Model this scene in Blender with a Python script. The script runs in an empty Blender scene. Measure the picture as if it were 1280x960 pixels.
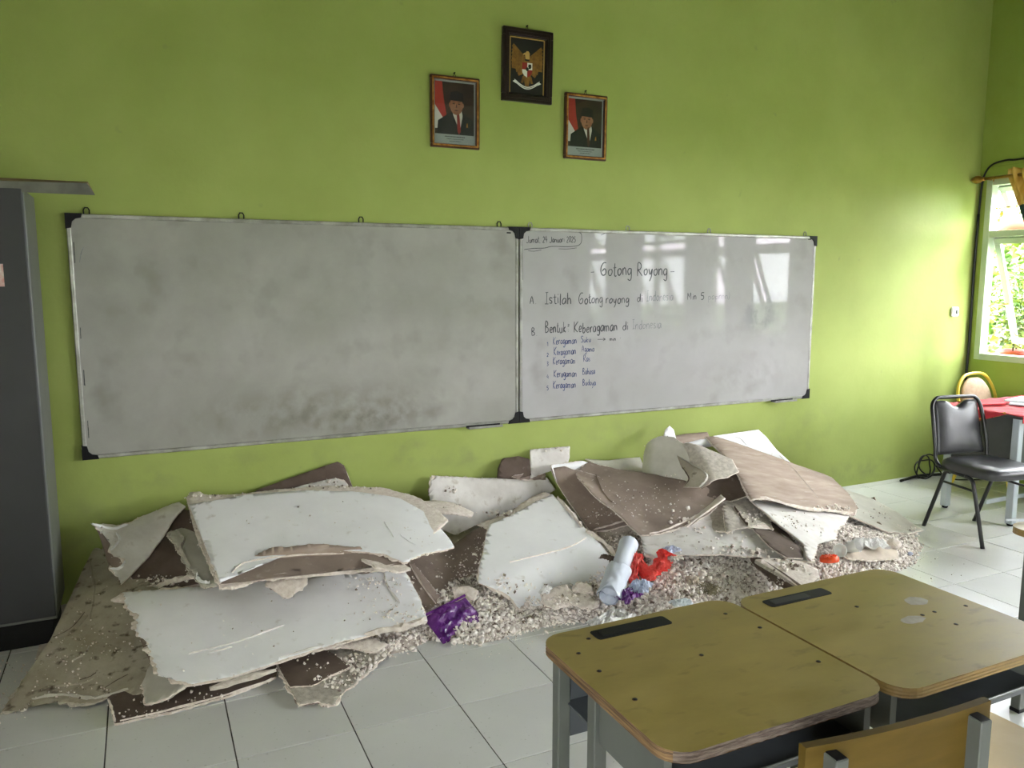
import bpy, bmesh, math, random
import numpy as np
from mathutils import Vector, Matrix, noise

scene = bpy.context.scene
col = scene.collection
R_ = math.radians

# ------------------------------------------------------------------ camera
CAM = Vector((0.30782, -4.46413, 1.65548))
FPX = 983.209
CR = Matrix(((0.90511829, 0.42142098, 0.05626053),
             (-0.42515961, 0.89729383, 0.11875643),
             (-0.00043578, -0.13140832, 0.99132823)))   # columns: right, forward, up
cam_data = bpy.data.cameras.new('camera')
cam_data.sensor_width = 36.0
cam_data.lens = FPX / 1280 * 36.0
cam_data.clip_start = 0.02
cam_data.clip_end = 200
cam = bpy.data.objects.new('camera', cam_data)
rt, fw, up = CR.col[0], CR.col[1], CR.col[2]
M = Matrix((rt, up, -fw)).transposed().to_4x4()
M.translation = CAM
cam.matrix_world = M
col.objects.link(cam)
scene.camera = cam

# ------------------------------------------------------------------ world, light, exposure
world = bpy.data.worlds.new('sky')
scene.world = world
world.use_nodes = True
wn = world.node_tree
wn.nodes.clear()
wo = wn.nodes.new('ShaderNodeOutputWorld')
wb = wn.nodes.new('ShaderNodeBackground')
wt = wn.nodes.new('ShaderNodeTexCoord')
ws = wn.nodes.new('ShaderNodeSeparateXYZ')
wr = wn.nodes.new('ShaderNodeValToRGB')
wr.color_ramp.elements[0].position = 0.0
wr.color_ramp.elements[0].color = (1.02, 0.93, 1.05, 1)
wr.color_ramp.elements[1].position = 0.8
wr.color_ramp.elements[1].color = (1.0, 0.92, 1.05, 1)
wn.links.new(wt.outputs['Generated'], ws.inputs[0])
wn.links.new(ws.outputs['Z'], wr.inputs[0])
wn.links.new(wr.outputs[0], wb.inputs[0])
wb.inputs[1].default_value = 6.5
wn.links.new(wb.outputs[0], wo.inputs[0])

XR = 6.75          # right wall inner face
XL = -1.45         # left wall inner face
YB = -8.0          # back wall inner face
ZC = 4.15          # roof deck underside
ZW0, ZW1 = 0.98, 2.48
RWIN = [(-1.52, -0.07), (-3.52, -2.10), (-5.36, -3.94), (-7.28, -5.86)]
LWIN_FILL = [(-7.4, -5.6)]  # unseen window behind the camera, added to give fill light
BWIN = []
ZL0, ZL1 = 0.95, 2.75

def portal(name, loc, rot, sx, sy):
    d = bpy.data.lights.new(name, 'AREA')
    d.shape = 'RECTANGLE'; d.size = sx; d.size_y = sy
    d.cycles.is_portal = True
    o = bpy.data.objects.new(name, d); col.objects.link(o)
    o.location = loc; o.rotation_euler = rot
for a, b in RWIN:
    portal('window_daylight', (XR + 0.17, (a + b) / 2, (ZW0 + ZW1) / 2), (0, R_(90), 0), ZW1 - ZW0, b - a)
for a, b in BWIN:
    portal('window_daylight', ((a + b) / 2, YB - 0.17, (ZL0 + ZL1) / 2), (R_(90), 0, 0), b - a, ZL1 - ZL0)
for a, b in LWIN_FILL:
    portal('window_daylight', (XL - 0.17, (a + b) / 2, (ZL0 + ZL1) / 2), (0, R_(-90), 0), ZL1 - ZL0, b - a)

scene.view_settings.view_transform = 'Standard'
scene.view_settings.look = 'None'
scene.view_settings.gamma = 1
scene.view_settings.use_curve_mapping = False
scene.view_settings.exposure = 3.6

# ------------------------------------------------------------------ pixel helpers (fix positions of things in the room)
def ray(px, py):
    return CR @ Vector(((px - 640) / FPX, 1.0, -(py - 480) / FPX))
def at(px, py, X=None, Y=None, Z=None):
    d = ray(px, py)
    if X is not None: t = (X - CAM.x) / d.x
    elif Y is not None: t = (Y - CAM.y) / d.y
    else: t = (Z - CAM.z) / d.z
    return CAM + d * t

# ------------------------------------------------------------------ materials
def srgb(r, g, b):
    f = lambda c: (c / 255 / 12.92) if c / 255 <= 0.04045 else ((c / 255 + 0.055) / 1.055) ** 2.4
    return (f(r), f(g), f(b), 1)

def mat(name, c1, c2=None, scale=8.0, detail=4.0, rough=0.6, rough2=None, bump=0.0, bscale=60.0, metal=0.0,
        lo=0.35, hi=0.65, spots=None, spot_scale=40.0, spot_lo=0.62, spot_hi=0.7, stretch=None, coat=0.0, transmission=0.0, alpha=1.0, spec=None, bdist=0.004):
    m = bpy.data.materials.new(name); m.use_nodes = True
    nt = m.node_tree; nd = nt.nodes; lk = nt.links
    p = nd['Principled BSDF']
    p.inputs['Roughness'].default_value = rough
    p.inputs['Metallic'].default_value = metal
    if coat: p.inputs['Coat Weight'].default_value = coat
    if spec is not None: p.inputs['Specular IOR Level'].default_value = spec
    if transmission: p.inputs['Transmission Weight'].default_value = transmission
    if alpha < 1: p.inputs['Alpha'].default_value = alpha
    tc = nd.new('ShaderNodeTexCoord'); vec = tc.outputs['Object']
    if stretch:
        mp = nd.new('ShaderNodeMapping'); mp.inputs['Scale'].default_value = stretch
        lk.new(vec, mp.inputs[0]); vec = mp.outputs[0]
    out = None
    if c2 is not None:
        n = nd.new('ShaderNodeTexNoise'); n.inputs['Scale'].default_value = scale; n.inputs['Detail'].default_value = detail
        n.inputs['Roughness'].default_value = 0.6
        lk.new(vec, n.inputs['Vector'])
        r = nd.new('ShaderNodeValToRGB')
        r.color_ramp.elements[0].position = lo; r.color_ramp.elements[1].position = hi
        r.color_ramp.elements[0].color = c1; r.color_ramp.elements[1].color = c2
        lk.new(n.outputs[0], r.inputs[0]); out = r.outputs[0]
        if rough2 is not None:
            mr = nd.new('ShaderNodeMapRange'); mr.inputs['To Min'].default_value = rough; mr.inputs['To Max'].default_value = rough2
            mr.inputs['From Min'].default_value = lo; mr.inputs['From Max'].default_value = hi
            lk.new(n.outputs[0], mr.inputs[0]); lk.new(mr.outputs[0], p.inputs['Roughness'])
    else:
        p.inputs['Base Color'].default_value = c1
    if spots is not None:
        n2 = nd.new('ShaderNodeTexNoise'); n2.inputs['Scale'].default_value = spot_scale; n2.inputs['Detail'].default_value = 3
        lk.new(vec, n2.inputs['Vector'])
        r2 = nd.new('ShaderNodeValToRGB'); r2.color_ramp.elements[0].position = spot_lo; r2.color_ramp.elements[1].position = spot_hi
        r2.color_ramp.elements[0].color = (0, 0, 0, 1); r2.color_ramp.elements[1].color = (1, 1, 1, 1)
        lk.new(n2.outputs[0], r2.inputs[0])
        mx = nd.new('ShaderNodeMix'); mx.data_type = 'RGBA'
        lk.new(r2.outputs[0], mx.inputs['Factor'])
        if out is not None: lk.new(out, mx.inputs['A'])
        else: mx.inputs['A'].default_value = c1
        mx.inputs['B'].default_value = spots
        out = mx.outputs['Result']
    if out is not None: lk.new(out, p.inputs['Base Color'])
    if bump:
        nb = nd.new('ShaderNodeTexNoise'); nb.inputs['Scale'].default_value = bscale; nb.inputs['Detail'].default_value = 5
        lk.new(vec, nb.inputs['Vector'])
        b = nd.new('ShaderNodeBump'); b.inputs['Strength'].default_value = bump; b.inputs['Distance'].default_value = bdist
        lk.new(nb.outputs[0], b.inputs['Height']); lk.new(b.outputs[0], p.inputs['Normal'])
    return m

def add_stain(m, centre, size, colr, strength=0.7, nscale=6.0):
    """a dirt stain with its own shape, at a fixed place (object space) on material m"""
    nt = m.node_tree; nd = nt.nodes; lk = nt.links
    p = nd['Principled BSDF']
    src = p.inputs['Base Color'].links[0].from_socket if p.inputs['Base Color'].links else None
    tc = nd.new('ShaderNodeTexCoord')
    mp = nd.new('ShaderNodeMapping'); mp.vector_type = 'TEXTURE'
    mp.inputs['Location'].default_value = centre; mp.inputs['Scale'].default_value = size
    lk.new(tc.outputs['Object'], mp.inputs[0])
    ln = nd.new('ShaderNodeVectorMath'); ln.operation = 'LENGTH'; lk.new(mp.outputs[0], ln.inputs[0])
    n = nd.new('ShaderNodeTexNoise'); n.inputs['Scale'].default_value = nscale; n.inputs['Detail'].default_value = 6
    lk.new(tc.outputs['Object'], n.inputs['Vector'])
    mr = nd.new('ShaderNodeMapRange'); mr.inputs['From Min'].default_value = 1.0; mr.inputs['From Max'].default_value = 0.2
    lk.new(ln.outputs['Value'], mr.inputs[0])
    mr2 = nd.new('ShaderNodeMapRange'); mr2.inputs['From Min'].default_value = 0.42; mr2.inputs['From Max'].default_value = 0.62
    lk.new(n.outputs[0], mr2.inputs[0])
    mu = nd.new('ShaderNodeMath'); mu.operation = 'MULTIPLY'; lk.new(mr.outputs[0], mu.inputs[0]); lk.new(mr2.outputs[0], mu.inputs[1])
    mu2 = nd.new('ShaderNodeMath'); mu2.operation = 'MULTIPLY'; lk.new(mu.outputs[0], mu2.inputs[0]); mu2.inputs[1].default_value = strength
    mx = nd.new('ShaderNodeMix'); mx.data_type = 'RGBA'; lk.new(mu2.outputs[0], mx.inputs['Factor'])
    if src: lk.new(src, mx.inputs['A'])
    else: mx.inputs['A'].default_value = p.inputs['Base Color'].default_value
    mx.inputs['B'].default_value = colr
    lk.new(mx.outputs['Result'], p.inputs['Base Color'])

MT = {}
MT['wall'] = mat('green_wall_paint', srgb(152, 166, 84), srgb(164, 178, 98), 1.6, 6, rough=0.7, rough2=0.8, bump=0.25, bscale=35, spots=srgb(136, 146, 90), spot_scale=9, spot_lo=0.70, spot_hi=0.86)
MT['wall_side'] = mat('green_side_wall_paint', srgb(140, 158, 66), srgb(150, 168, 78), 2, 5, rough=0.7, bump=0.25, bscale=35)
MT['wall_cream'] = mat('cream_wall_paint', srgb(222, 216, 200), srgb(230, 226, 212), 2, 5, rough=0.6)
MT['tile'] = mat('floor_tile_glaze', srgb(214, 214, 212), srgb(224, 224, 222), 1.2, 7, rough=0.16, rough2=0.22, bump=0.03, bscale=12, spots=srgb(168, 170, 160), spot_scale=60, spot_lo=0.66, spot_hi=0.8)
MT['grout'] = mat('dark_grout', srgb(48, 47, 44), srgb(80, 76, 68), 20, rough=0.9)
MT['roof'] = mat('dark_roof_deck', srgb(60, 48, 38), srgb(80, 66, 52), 3, rough=0.8)
MT['white'] = mat('board_face_paint', srgb(240, 239, 240), srgb(248, 247, 248), 3.5, 7, rough=0.6, bump=0.12, bscale=25, spots=srgb(212, 206, 200), spot_scale=16, spot_lo=0.64, spot_hi=0.8)
MT['whited'] = mat('dirty_board_face', srgb(206, 200, 194), srgb(232, 228, 224), 6, 8, rough=0.7, bump=0.25, bscale=40, spots=srgb(172, 158, 144), spot_scale=14, spot_lo=0.6, spot_hi=0.78)
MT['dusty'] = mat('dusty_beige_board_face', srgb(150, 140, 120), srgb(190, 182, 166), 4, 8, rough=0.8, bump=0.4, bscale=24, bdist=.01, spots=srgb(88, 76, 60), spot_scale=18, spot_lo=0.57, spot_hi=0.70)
MT['greypaper'] = mat('grey_green_paper', srgb(186, 182, 170), srgb(208, 204, 194), 5, 6, rough=0.75, bump=0.2, bscale=30)
MT['brown'] = mat('brown_board_paper', srgb(132, 116, 106), srgb(160, 142, 130), 4, 8, rough=0.85, bump=0.2, bscale=50, spots=srgb(180, 168, 156), spot_scale=18, spot_lo=0.62, spot_hi=0.8, lo=0.3, hi=0.7)
MT['darkbrown'] = mat('dark_brown_board_and_shade', srgb(84, 70, 60), srgb(108, 92, 82), 5, 7, rough=0.85, bump=0.2, bscale=50, spots=srgb(140, 126, 116), spot_scale=24, spot_lo=0.66, spot_hi=0.8)
MT['lightbrown'] = mat('pale_brown_board_paper', srgb(156, 136, 122), srgb(180, 162, 148), 6, 8, rough=0.85, bump=0.25, bscale=40, stretch=(0.6, 2.5, 1), spots=srgb(196, 182, 170), spot_scale=10, spot_lo=0.6, spot_hi=0.8)
MT['core'] = mat('gypsum_core', srgb(218, 204, 192), srgb(240, 230, 220), 40, 4, rough=0.95, bump=0.8, bscale=160, bdist=0.003)
MT['coregrey'] = mat('grey_gypsum_core', srgb(172, 164, 152), srgb(204, 196, 184), 40, 4, rough=0.95, bump=0.8, bscale=160, bdist=0.003)
MT['dust'] = mat('plaster_dust', srgb(190, 177, 166), srgb(222, 211, 201), 14, 6, rough=0.98, bump=0.9, bscale=90, bdist=0.006)
MT['grain1'] = mat('plaster_grain', srgb(240, 231, 222), srgb(250, 243, 236), 30, rough=0.95)
MT['grain2'] = mat('plaster_grain_grey', srgb(206, 194, 184), srgb(222, 210, 200), 30, rough=0.95)
MT['grain3'] = mat('plaster_grain_brown', srgb(118, 104, 92), srgb(146, 132, 120), 30, rough=0.95)
MT['alu'] = mat('worn_aluminium', srgb(166, 166, 160), srgb(132, 132, 124), 12, rough=0.4, metal=0.4)
MT['black'] = mat('black_plastic', srgb(12, 12, 13), srgb(18, 18, 20), 20, rough=0.6, spec=.25)
MT['ink'] = mat('black_marker_ink', srgb(38, 40, 44), srgb(70, 72, 76), 60, rough=0.6)
MT['inkblue'] = mat('blue_marker_ink', srgb(34, 46, 96), srgb(64, 78, 124), 60, rough=0.6)
MT['inkfade'] = mat('faded_marker_ink', srgb(104, 106, 110), srgb(140, 142, 146), 60, rough=0.6)
MT['cab'] = mat('grey_steel_cabinet', srgb(36, 37, 39), srgb(42, 43, 46), 3, rough=0.5, bump=0.05)
MT['cabside'] = mat('grey_steel_cabinet_side', srgb(96, 98, 94), srgb(108, 110, 106), 3, rough=0.45)
MT['plank'] = mat('raw_plank', srgb(120, 98, 76), srgb(158, 134, 106), 6, rough=0.75, stretch=(1, 8, 8), bump=0.2)
MT['plankedge'] = mat('grey_plank_face', srgb(86, 88, 80), srgb(112, 112, 102), 8, rough=0.7)
MT['desktop'] = mat('olive_desktop_laminate', srgb(136, 118, 62), srgb(156, 138, 78), 4, 8, rough=0.34, rough2=0.5, bump=0.06, bscale=30, spots=srgb(108, 92, 52), spot_scale=11, spot_lo=0.6, spot_hi=0.8, stretch=(1, 2, 1))
MT['ply'] = mat('plywood_edge', srgb(128, 100, 64), srgb(72, 52, 34), 14, 3, rough=0.8, stretch=(0.6, 0.6, 22), lo=0.4, hi=0.6, bump=0.2)
MT['traygrey'] = mat('dark_tray_plastic', srgb(30, 31, 33), srgb(38, 39, 41), 20, rough=0.6)
MT['edgeband'] = mat('brown_edge_band', srgb(122, 98, 52), srgb(138, 112, 62), 8, rough=0.5)
MT['chip'] = mat('worn_ply_edge', srgb(126, 112, 100), srgb(66, 52, 42), 30, 6, rough=0.95, stretch=(.6, .6, 7), bump=0.8, bscale=120)
MT['patch'] = mat('grey_worn_patch', srgb(150, 142, 130), srgb(172, 164, 152), 30, rough=0.7)
MT['steel'] = mat('grey_painted_steel', srgb(76, 79, 73), srgb(86, 89, 83), 5, rough=0.4)
MT['steeldark'] = mat('dark_grey_painted_steel', srgb(66, 70, 72), srgb(80, 84, 86), 5, rough=0.4)
MT['chairwood'] = mat('chair_plywood', srgb(76, 60, 20), srgb(90, 72, 28), 3, 7, rough=0.6, spec=.15, stretch=(1, 1, 5), bump=0.05)
MT['seatwood'] = mat('seat_plywood', srgb(200, 172, 112), srgb(214, 188, 130), 3, 7, rough=0.4)
MT['vinyl'] = mat('black_vinyl', srgb(40, 40, 42), srgb(54, 54, 56), 8, rough=0.3, rough2=0.42, bump=0.08, bscale=20)
MT['blacktube'] = mat('black_tube', srgb(16, 17, 18), None, rough=0.32)
MT['gold'] = mat('yellow_gold_tube', srgb(228, 194, 66), srgb(238, 208, 90), 6, rough=0.35, metal=0.2)
MT['beigefab'] = mat('beige_chair_fabric', srgb(168, 142, 116), srgb(186, 160, 134), 30, rough=0.9, bump=0.2, bscale=300)
MT['red'] = mat('red_cloth', srgb(170, 34, 46), srgb(196, 52, 62), 8, rough=0.8, bump=0.2)
MT['trim'] = mat('gold_red_trim', srgb(216, 170, 66), srgb(150, 46, 40), 60, 2, rough=0.6, lo=0.48, hi=0.55)
MT['paper'] = mat('paper_sheets', srgb(214, 222, 226), srgb(230, 236, 240), 5, rough=0.7)
MT['panel'] = mat('dark_desk_panel', srgb(58, 60, 58), srgb(70, 72, 70), 5, rough=0.5)
MT['legsteel'] = mat('pale_grey_steel_leg', srgb(170, 178, 184), srgb(184, 192, 198), 5, rough=0.35, metal=0.2)
MT['winframe'] = mat('white_painted_window_wood', srgb(172, 186, 160), srgb(184, 196, 172), 5, rough=0.4)
MT['brass'] = mat('aged_brass', srgb(150, 110, 50), srgb(190, 150, 80), 20, rough=0.3, metal=0.8)
MT['curtgold'] = mat('gold_curtain', srgb(190, 150, 60), srgb(220, 186, 96), 6, rough=0.5, stretch=(1, 6, 1))
MT['curtgreen'] = mat('dark_green_curtain', srgb(22, 50, 36), srgb(34, 66, 48), 6, rough=0.6)
MT['terra'] = mat('terracotta', srgb(110, 36, 16), srgb(128, 46, 22), 8, rough=0.8)
MT['leaf'] = mat('leaf_green', srgb(36, 66, 14), srgb(60, 92, 20), 4, rough=0.5)
MT['leafy'] = mat('leaf_yellow_green', srgb(78, 100, 18), srgb(108, 120, 28), 4, rough=0.5)
MT['leafd'] = mat('leaf_dark', srgb(22, 44, 14), srgb(38, 62, 20), 4, rough=0.5)
MT['bark'] = mat('bark', srgb(104, 84, 70), srgb(160, 140, 124), 14, rough=0.9, bump=0.6)
MT['grass'] = mat('lawn', srgb(60, 88, 36), srgb(84, 112, 50), 6, rough=0.95)
MT['concrete'] = mat('pale_concrete', srgb(176, 174, 166), srgb(196, 194, 186), 6, rough=0.9)
MT['cable'] = mat('black_cable', srgb(14, 15, 16), None, rough=0.4)
MT['swhite'] = mat('white_switch_plastic', srgb(232, 234, 228), None, rough=0.35)
MT['sgrey'] = mat('grey_switch_plastic', srgb(96, 98, 96), None, rough=0.4)
MT['purple'] = mat('purple_foil', srgb(72, 26, 96), srgb(120, 60, 140), 8, rough=0.2, rough2=0.35, bump=0.4, bscale=20, bdist=0.01)
MT['redbag'] = mat('red_plastic_bag', srgb(238, 66, 60), srgb(250, 120, 110), 10, rough=0.4, bump=0.4, bscale=25, bdist=0.01)
MT['bluebag'] = mat('pale_blue_plastic', srgb(166, 178, 206), srgb(204, 212, 230), 10, rough=0.3, bump=0.3, bscale=30, bdist=0.01)
MT['roll'] = mat('bluish_white_plastic_sheet', srgb(206, 212, 226), srgb(218, 224, 236), 5, rough=0.6, bump=0.15, bscale=14, bdist=0.01)
MT['clearp'] = mat('translucent_plastic', srgb(232, 230, 226), srgb(214, 212, 208), 12, rough=0.3, transmission=0.08)
MT['orange'] = mat('orange_plastic', srgb(244, 84, 34), None, rough=0.35)
MT['dry'] = mat('dry_grass_fibre', srgb(96, 88, 66), srgb(168, 158, 128), 20, rough=0.9)
MT['cloth'] = mat('dusty_cream_cloth', srgb(196, 182, 166), srgb(214, 200, 184), 10, rough=0.9, bump=0.3)
MT['sticker'] = mat('sticker_paper', srgb(216, 210, 206), srgb(190, 120, 112), 18, rough=0.6)
MT['pgold'] = mat('gilt_frame', srgb(150, 92, 40), srgb(206, 150, 76), 30, rough=0.3, metal=0.5)
MT['pbrown'] = mat('dark_brown_frame', srgb(62, 30, 20), srgb(84, 44, 28), 20, rough=0.3)
MT['ebony'] = mat('ebony_frame', srgb(26, 18, 18), srgb(38, 26, 24), 20, rough=0.28)
MT['edark'] = mat('emblem_ground', srgb(14, 14, 14), None, rough=0.5)
MT['egold'] = mat('emblem_gold', srgb(140, 100, 38), srgb(104, 70, 24), 40, rough=0.5)
MT['egoldl'] = mat('emblem_pale_gold', srgb(190, 152, 84), None, rough=0.5)
MT['ered'] = mat('emblem_red', srgb(140, 32, 30), None, rough=0.6)
MT['ewhite'] = mat('emblem_white', srgb(216, 216, 210), None, rough=0.6)
MT['mount'] = mat('photo_mount', srgb(160, 168, 168), None, rough=0.5)
MT['pbg'] = mat('photo_background', srgb(64, 44, 34), srgb(40, 30, 26), 10, rough=0.5)
MT['skin'] = mat('photo_skin', srgb(168, 116, 86), srgb(150, 98, 70), 30, rough=0.5)
MT['suit'] = mat('photo_suit', srgb(16, 18, 22), None, rough=0.5)
MT['flagred'] = mat('photo_flag_red', srgb(172, 52, 44), None, rough=0.5)

# frame trim has ring of two colours; glass for windows and pictures
def glass(name, tint=(1, 1, 1, 1), refl=0.08, rough=0.02):
    m = bpy.data.materials.new(name); m.use_nodes = True
    nd = m.node_tree.nodes; lk = m.node_tree.links
    nd.clear()
    o = nd.new('ShaderNodeOutputMaterial'); mx = nd.new('ShaderNodeMixShader')
    t = nd.new('ShaderNodeBsdfTransparent'); t.inputs[0].default_value = tint
    g = nd.new('ShaderNodeBsdfGlossy'); g.inputs['Roughness'].default_value = rough
    lw = nd.new('ShaderNodeLayerWeight'); lw.inputs[0].default_value = .5
    pw = nd.new('ShaderNodeMath'); pw.operation = 'POWER'; pw.inputs[1].default_value = 4; lk.new(lw.outputs['Facing'], pw.inputs[0])
    f = nd.new('ShaderNodeMath'); f.operation = 'MULTIPLY_ADD'; f.inputs[1].default_value = .5; f.inputs[2].default_value = .025; lk.new(pw.outputs[0], f.inputs[0])
    lk.new(f.outputs[0], mx.inputs[0]); lk.new(t.outputs[0], mx.inputs[1]); lk.new(g.outputs[0], mx.inputs[2]); lk.new(mx.outputs[0], o.inputs[0])
    return m
MT['glass'] = glass('window_glass', (0.86, 0.92, 0.88, 1))
MT['pglass'] = glass('picture_glass', (0.95, 0.95, 0.95, 1))

def whiteboard_mat(name, base1, base2, rough, rough2, smear, spec=.3):
    m = mat(name, base1, base2, 2.2, 9, rough=rough, rough2=rough2, lo=0.38, hi=0.64, spots=smear, spot_scale=5, spot_lo=0.56, spot_hi=0.78, spec=spec)
    return m
MT['wb1'] = whiteboard_mat('grimy_whiteboard', srgb(146, 145, 138), srgb(160, 159, 153), 0.34, 0.5, srgb(136, 135, 127))
MT['wb2'] = whiteboard_mat('glossy_whiteboard', srgb(164, 163, 161), srgb(172, 171, 171), 0.025, 0.05, srgb(156, 155, 152), .07)

# ------------------------------------------------------------------ mesh helpers
class MB:
    """collects geometry; faces carry a material slot"""
    def __init__(s): s.v = []; s.f = []; s.m = []; s.mats = []; s.sm = []
    def slot(s, m):
        if isinstance(m, str): m = MT[m]
        if m not in s.mats: s.mats.append(m)
        return s.mats.index(m)
    def add(s, vs, fs, m, smooth=False):
        k = len(s.v); i = s.slot(m)
        s.v += [tuple(v) for v in vs]
        for f in fs: s.f.append([k + a for a in f]); s.m.append(i); s.sm.append(smooth)
    def box(s, c, size, m, rot=None, bev=0.0):
        x, y, z = (a / 2 for a in size)
        b = min(bev, x * .9, y * .9, z * .9)
        M3 = rot.to_3x3() if rot is not None else Matrix.Identity(3)
        c = Vector(c)
        if b <= 0:
            vs = [Vector((sx * x, sy * y, sz * z)) for sx in (-1, 1) for sy in (-1, 1) for sz in (-1, 1)]
            fs = [(0, 1, 3, 2), (4, 6, 7, 5), (0, 4, 5, 1), (2, 3, 7, 6), (0, 2, 6, 4), (1, 5, 7, 3)]
        else:
            bm = bmesh.new(); bmesh.ops.create_cube(bm, size=1)
            for v in bm.verts: v.co = Vector((v.co.x * 2 * x, v.co.y * 2 * y, v.co.z * 2 * z))
            bmesh.ops.bevel(bm, geom=bm.edges[:], offset=b, segments=1, affect='EDGES')
            bm.verts.ensure_lookup_table()
            vs = [v.co.copy() for v in bm.verts]; fs = [[v.index for v in f.verts] for f in bm.faces]
            bm.free()
        s.add([c + M3 @ v for v in vs], fs, m)
    def tube(s, pts, r, m, n=10, closed=False, cap=True, smooth=True):
        pts = [Vector(p) for p in pts]
        rs = r if isinstance(r, (list, tuple)) else [r] * len(pts)
        L = len(pts); rings = []
        up_ = None
        for i, p in enumerate(pts):
            if closed: t = (pts[(i + 1) % L] - pts[i - 1])
            else: t = (pts[min(i + 1, L - 1)] - pts[max(i - 1, 0)])
            if t.length < 1e-9: t = Vector((0, 0, 1))
            t.normalize()
            if up_ is None:
                up_ = Vector((0, 0, 1)) if abs(t.z) < .9 else Vector((1, 0, 0))
            a = t.cross(up_)
            if a.length < 1e-6: a = t.cross(Vector((1, 0, 0)))
            a.normalize(); b = a.cross(t).normalized(); up_ = b
            rings.append([p + (a * math.cos(2 * math.pi * k / n) + b * math.sin(2 * math.pi * k / n)) * rs[i] for k in range(n)])
        vs = [v for rg in rings for v in rg]; fs = []
        for i in range(L if closed else L - 1):
            j = (i + 1) % L
            for k in range(n): fs.append((i * n + k, i * n + (k + 1) % n, j * n + (k + 1) % n, j * n + k))
        if cap and not closed:
            fs.append(tuple(range(n))[::-1]); fs.append(tuple((L - 1) * n + k for k in range(n)))
        s.add(vs, fs, m, smooth)
    def lathe(s, prof, c, m, n=20, axis='Z', smooth=True):
        c = Vector(c); vs = []; fs = []
        for (r, z) in prof:
            for k in range(n):
                a = 2 * math.pi * k / n
                q = Vector((r * math.cos(a), r * math.sin(a), z))
                if axis == 'Y': q = Vector((q.x, q.z, q.y))
                if axis == 'X': q = Vector((q.z, q.x, q.y))
                vs.append(c + q)
        for i in range(len(prof) - 1):
            for k in range(n): fs.append((i * n + k, i * n + (k + 1) % n, (i + 1) * n + (k + 1) % n, (i + 1) * n + k))
        fs.append(tuple(range(n))[::-1]); fs.append(tuple((len(prof) - 1) * n + k for k in range(n)))
        s.add(vs, fs, m, smooth)
    def prism(s, pts, z0, z1, m, mside=None, X=Vector((1, 0, 0)), Yv=Vector((0, 1, 0)), N=Vector((0, 0, 1)), o=Vector((0, 0, 0))):
        n = len(pts)
        P = lambda p, z: o + X * p[0] + Yv * p[1] + N * z
        s.add([P(p, z1) for p in pts] + [P(p, z0) for p in pts], [tuple(range(n)), tuple(range(2 * n - 1, n - 1, -1))], m)
        s.add([P(p, z1) for p in pts] + [P(p, z0) for p in pts], [(i, i + n, (i + 1) % n + n, (i + 1) % n) for i in range(n)], mside or m)
    def build(s, name, parent=None, recalc=False):
        me = bpy.data.meshes.new(name); me.from_pydata(s.v, [], s.f)
        for m in s.mats: me.materials.append(m)
        me.polygons.foreach_set('material_index', s.m)
        me.polygons.foreach_set('use_smooth', s.sm)
        me.update()
        o = bpy.data.objects.new(name, me); col.objects.link(o)
        if parent is not None:
            o.parent = parent
        return o

def thing(name, label, cat, loc=(0, 0, 0), rz=0.0, group=None, rot=None):
    o = bpy.data.objects.new(name, None); col.objects.link(o)
    o.empty_display_size = 0.05
    o.location = loc; o.rotation_euler = rot if rot else (0, 0, rz)
    o['label'] = label; o['category'] = cat
    if group: o['group'] = group
    return o
def tag(o, label, cat, group=None, kind=None):
    o['label'] = label; o['category'] = cat
    if group: o['group'] = group
    if kind: o['kind'] = kind
    return o
def struct(o): o['kind'] = 'structure'; return o

def rounded(w, h, r, n=5):
    pts = []
    for cx, cy, a0 in ((w / 2 - r, h / 2 - r, 0), (-w / 2 + r, h / 2 - r, 90), (-w / 2 + r, -h / 2 + r, 180), (w / 2 - r, -h / 2 + r, 270)):
        for k in range(n + 1):
            a = R_(a0 + 90 * k / n); pts.append((cx + r * math.cos(a), cy + r * math.sin(a)))
    return pts

def spline(pts, sub=6, closed=False):
    pts = [Vector(p) for p in pts]; out = []
    n = len(pts)
    for i in range(n if closed else n - 1):
        if closed: p0, p1, p2, p3 = pts[i - 1], pts[i], pts[(i + 1) % n], pts[(i + 2) % n]
        else: p0, p1, p2, p3 = pts[max(i - 1, 0)], pts[i], pts[i + 1], pts[min(i + 2, n - 1)]
        for k in range(sub):
            t = k / sub
            out.append(0.5 * ((2 * p1) + (p2 - p0) * t + (2 * p0 - 5 * p1 + 4 * p2 - p3) * t * t + (3 * p1 - p0 - 3 * p2 + p3) * t ** 3))
    if not closed: out.append(pts[-1])
    return out

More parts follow.
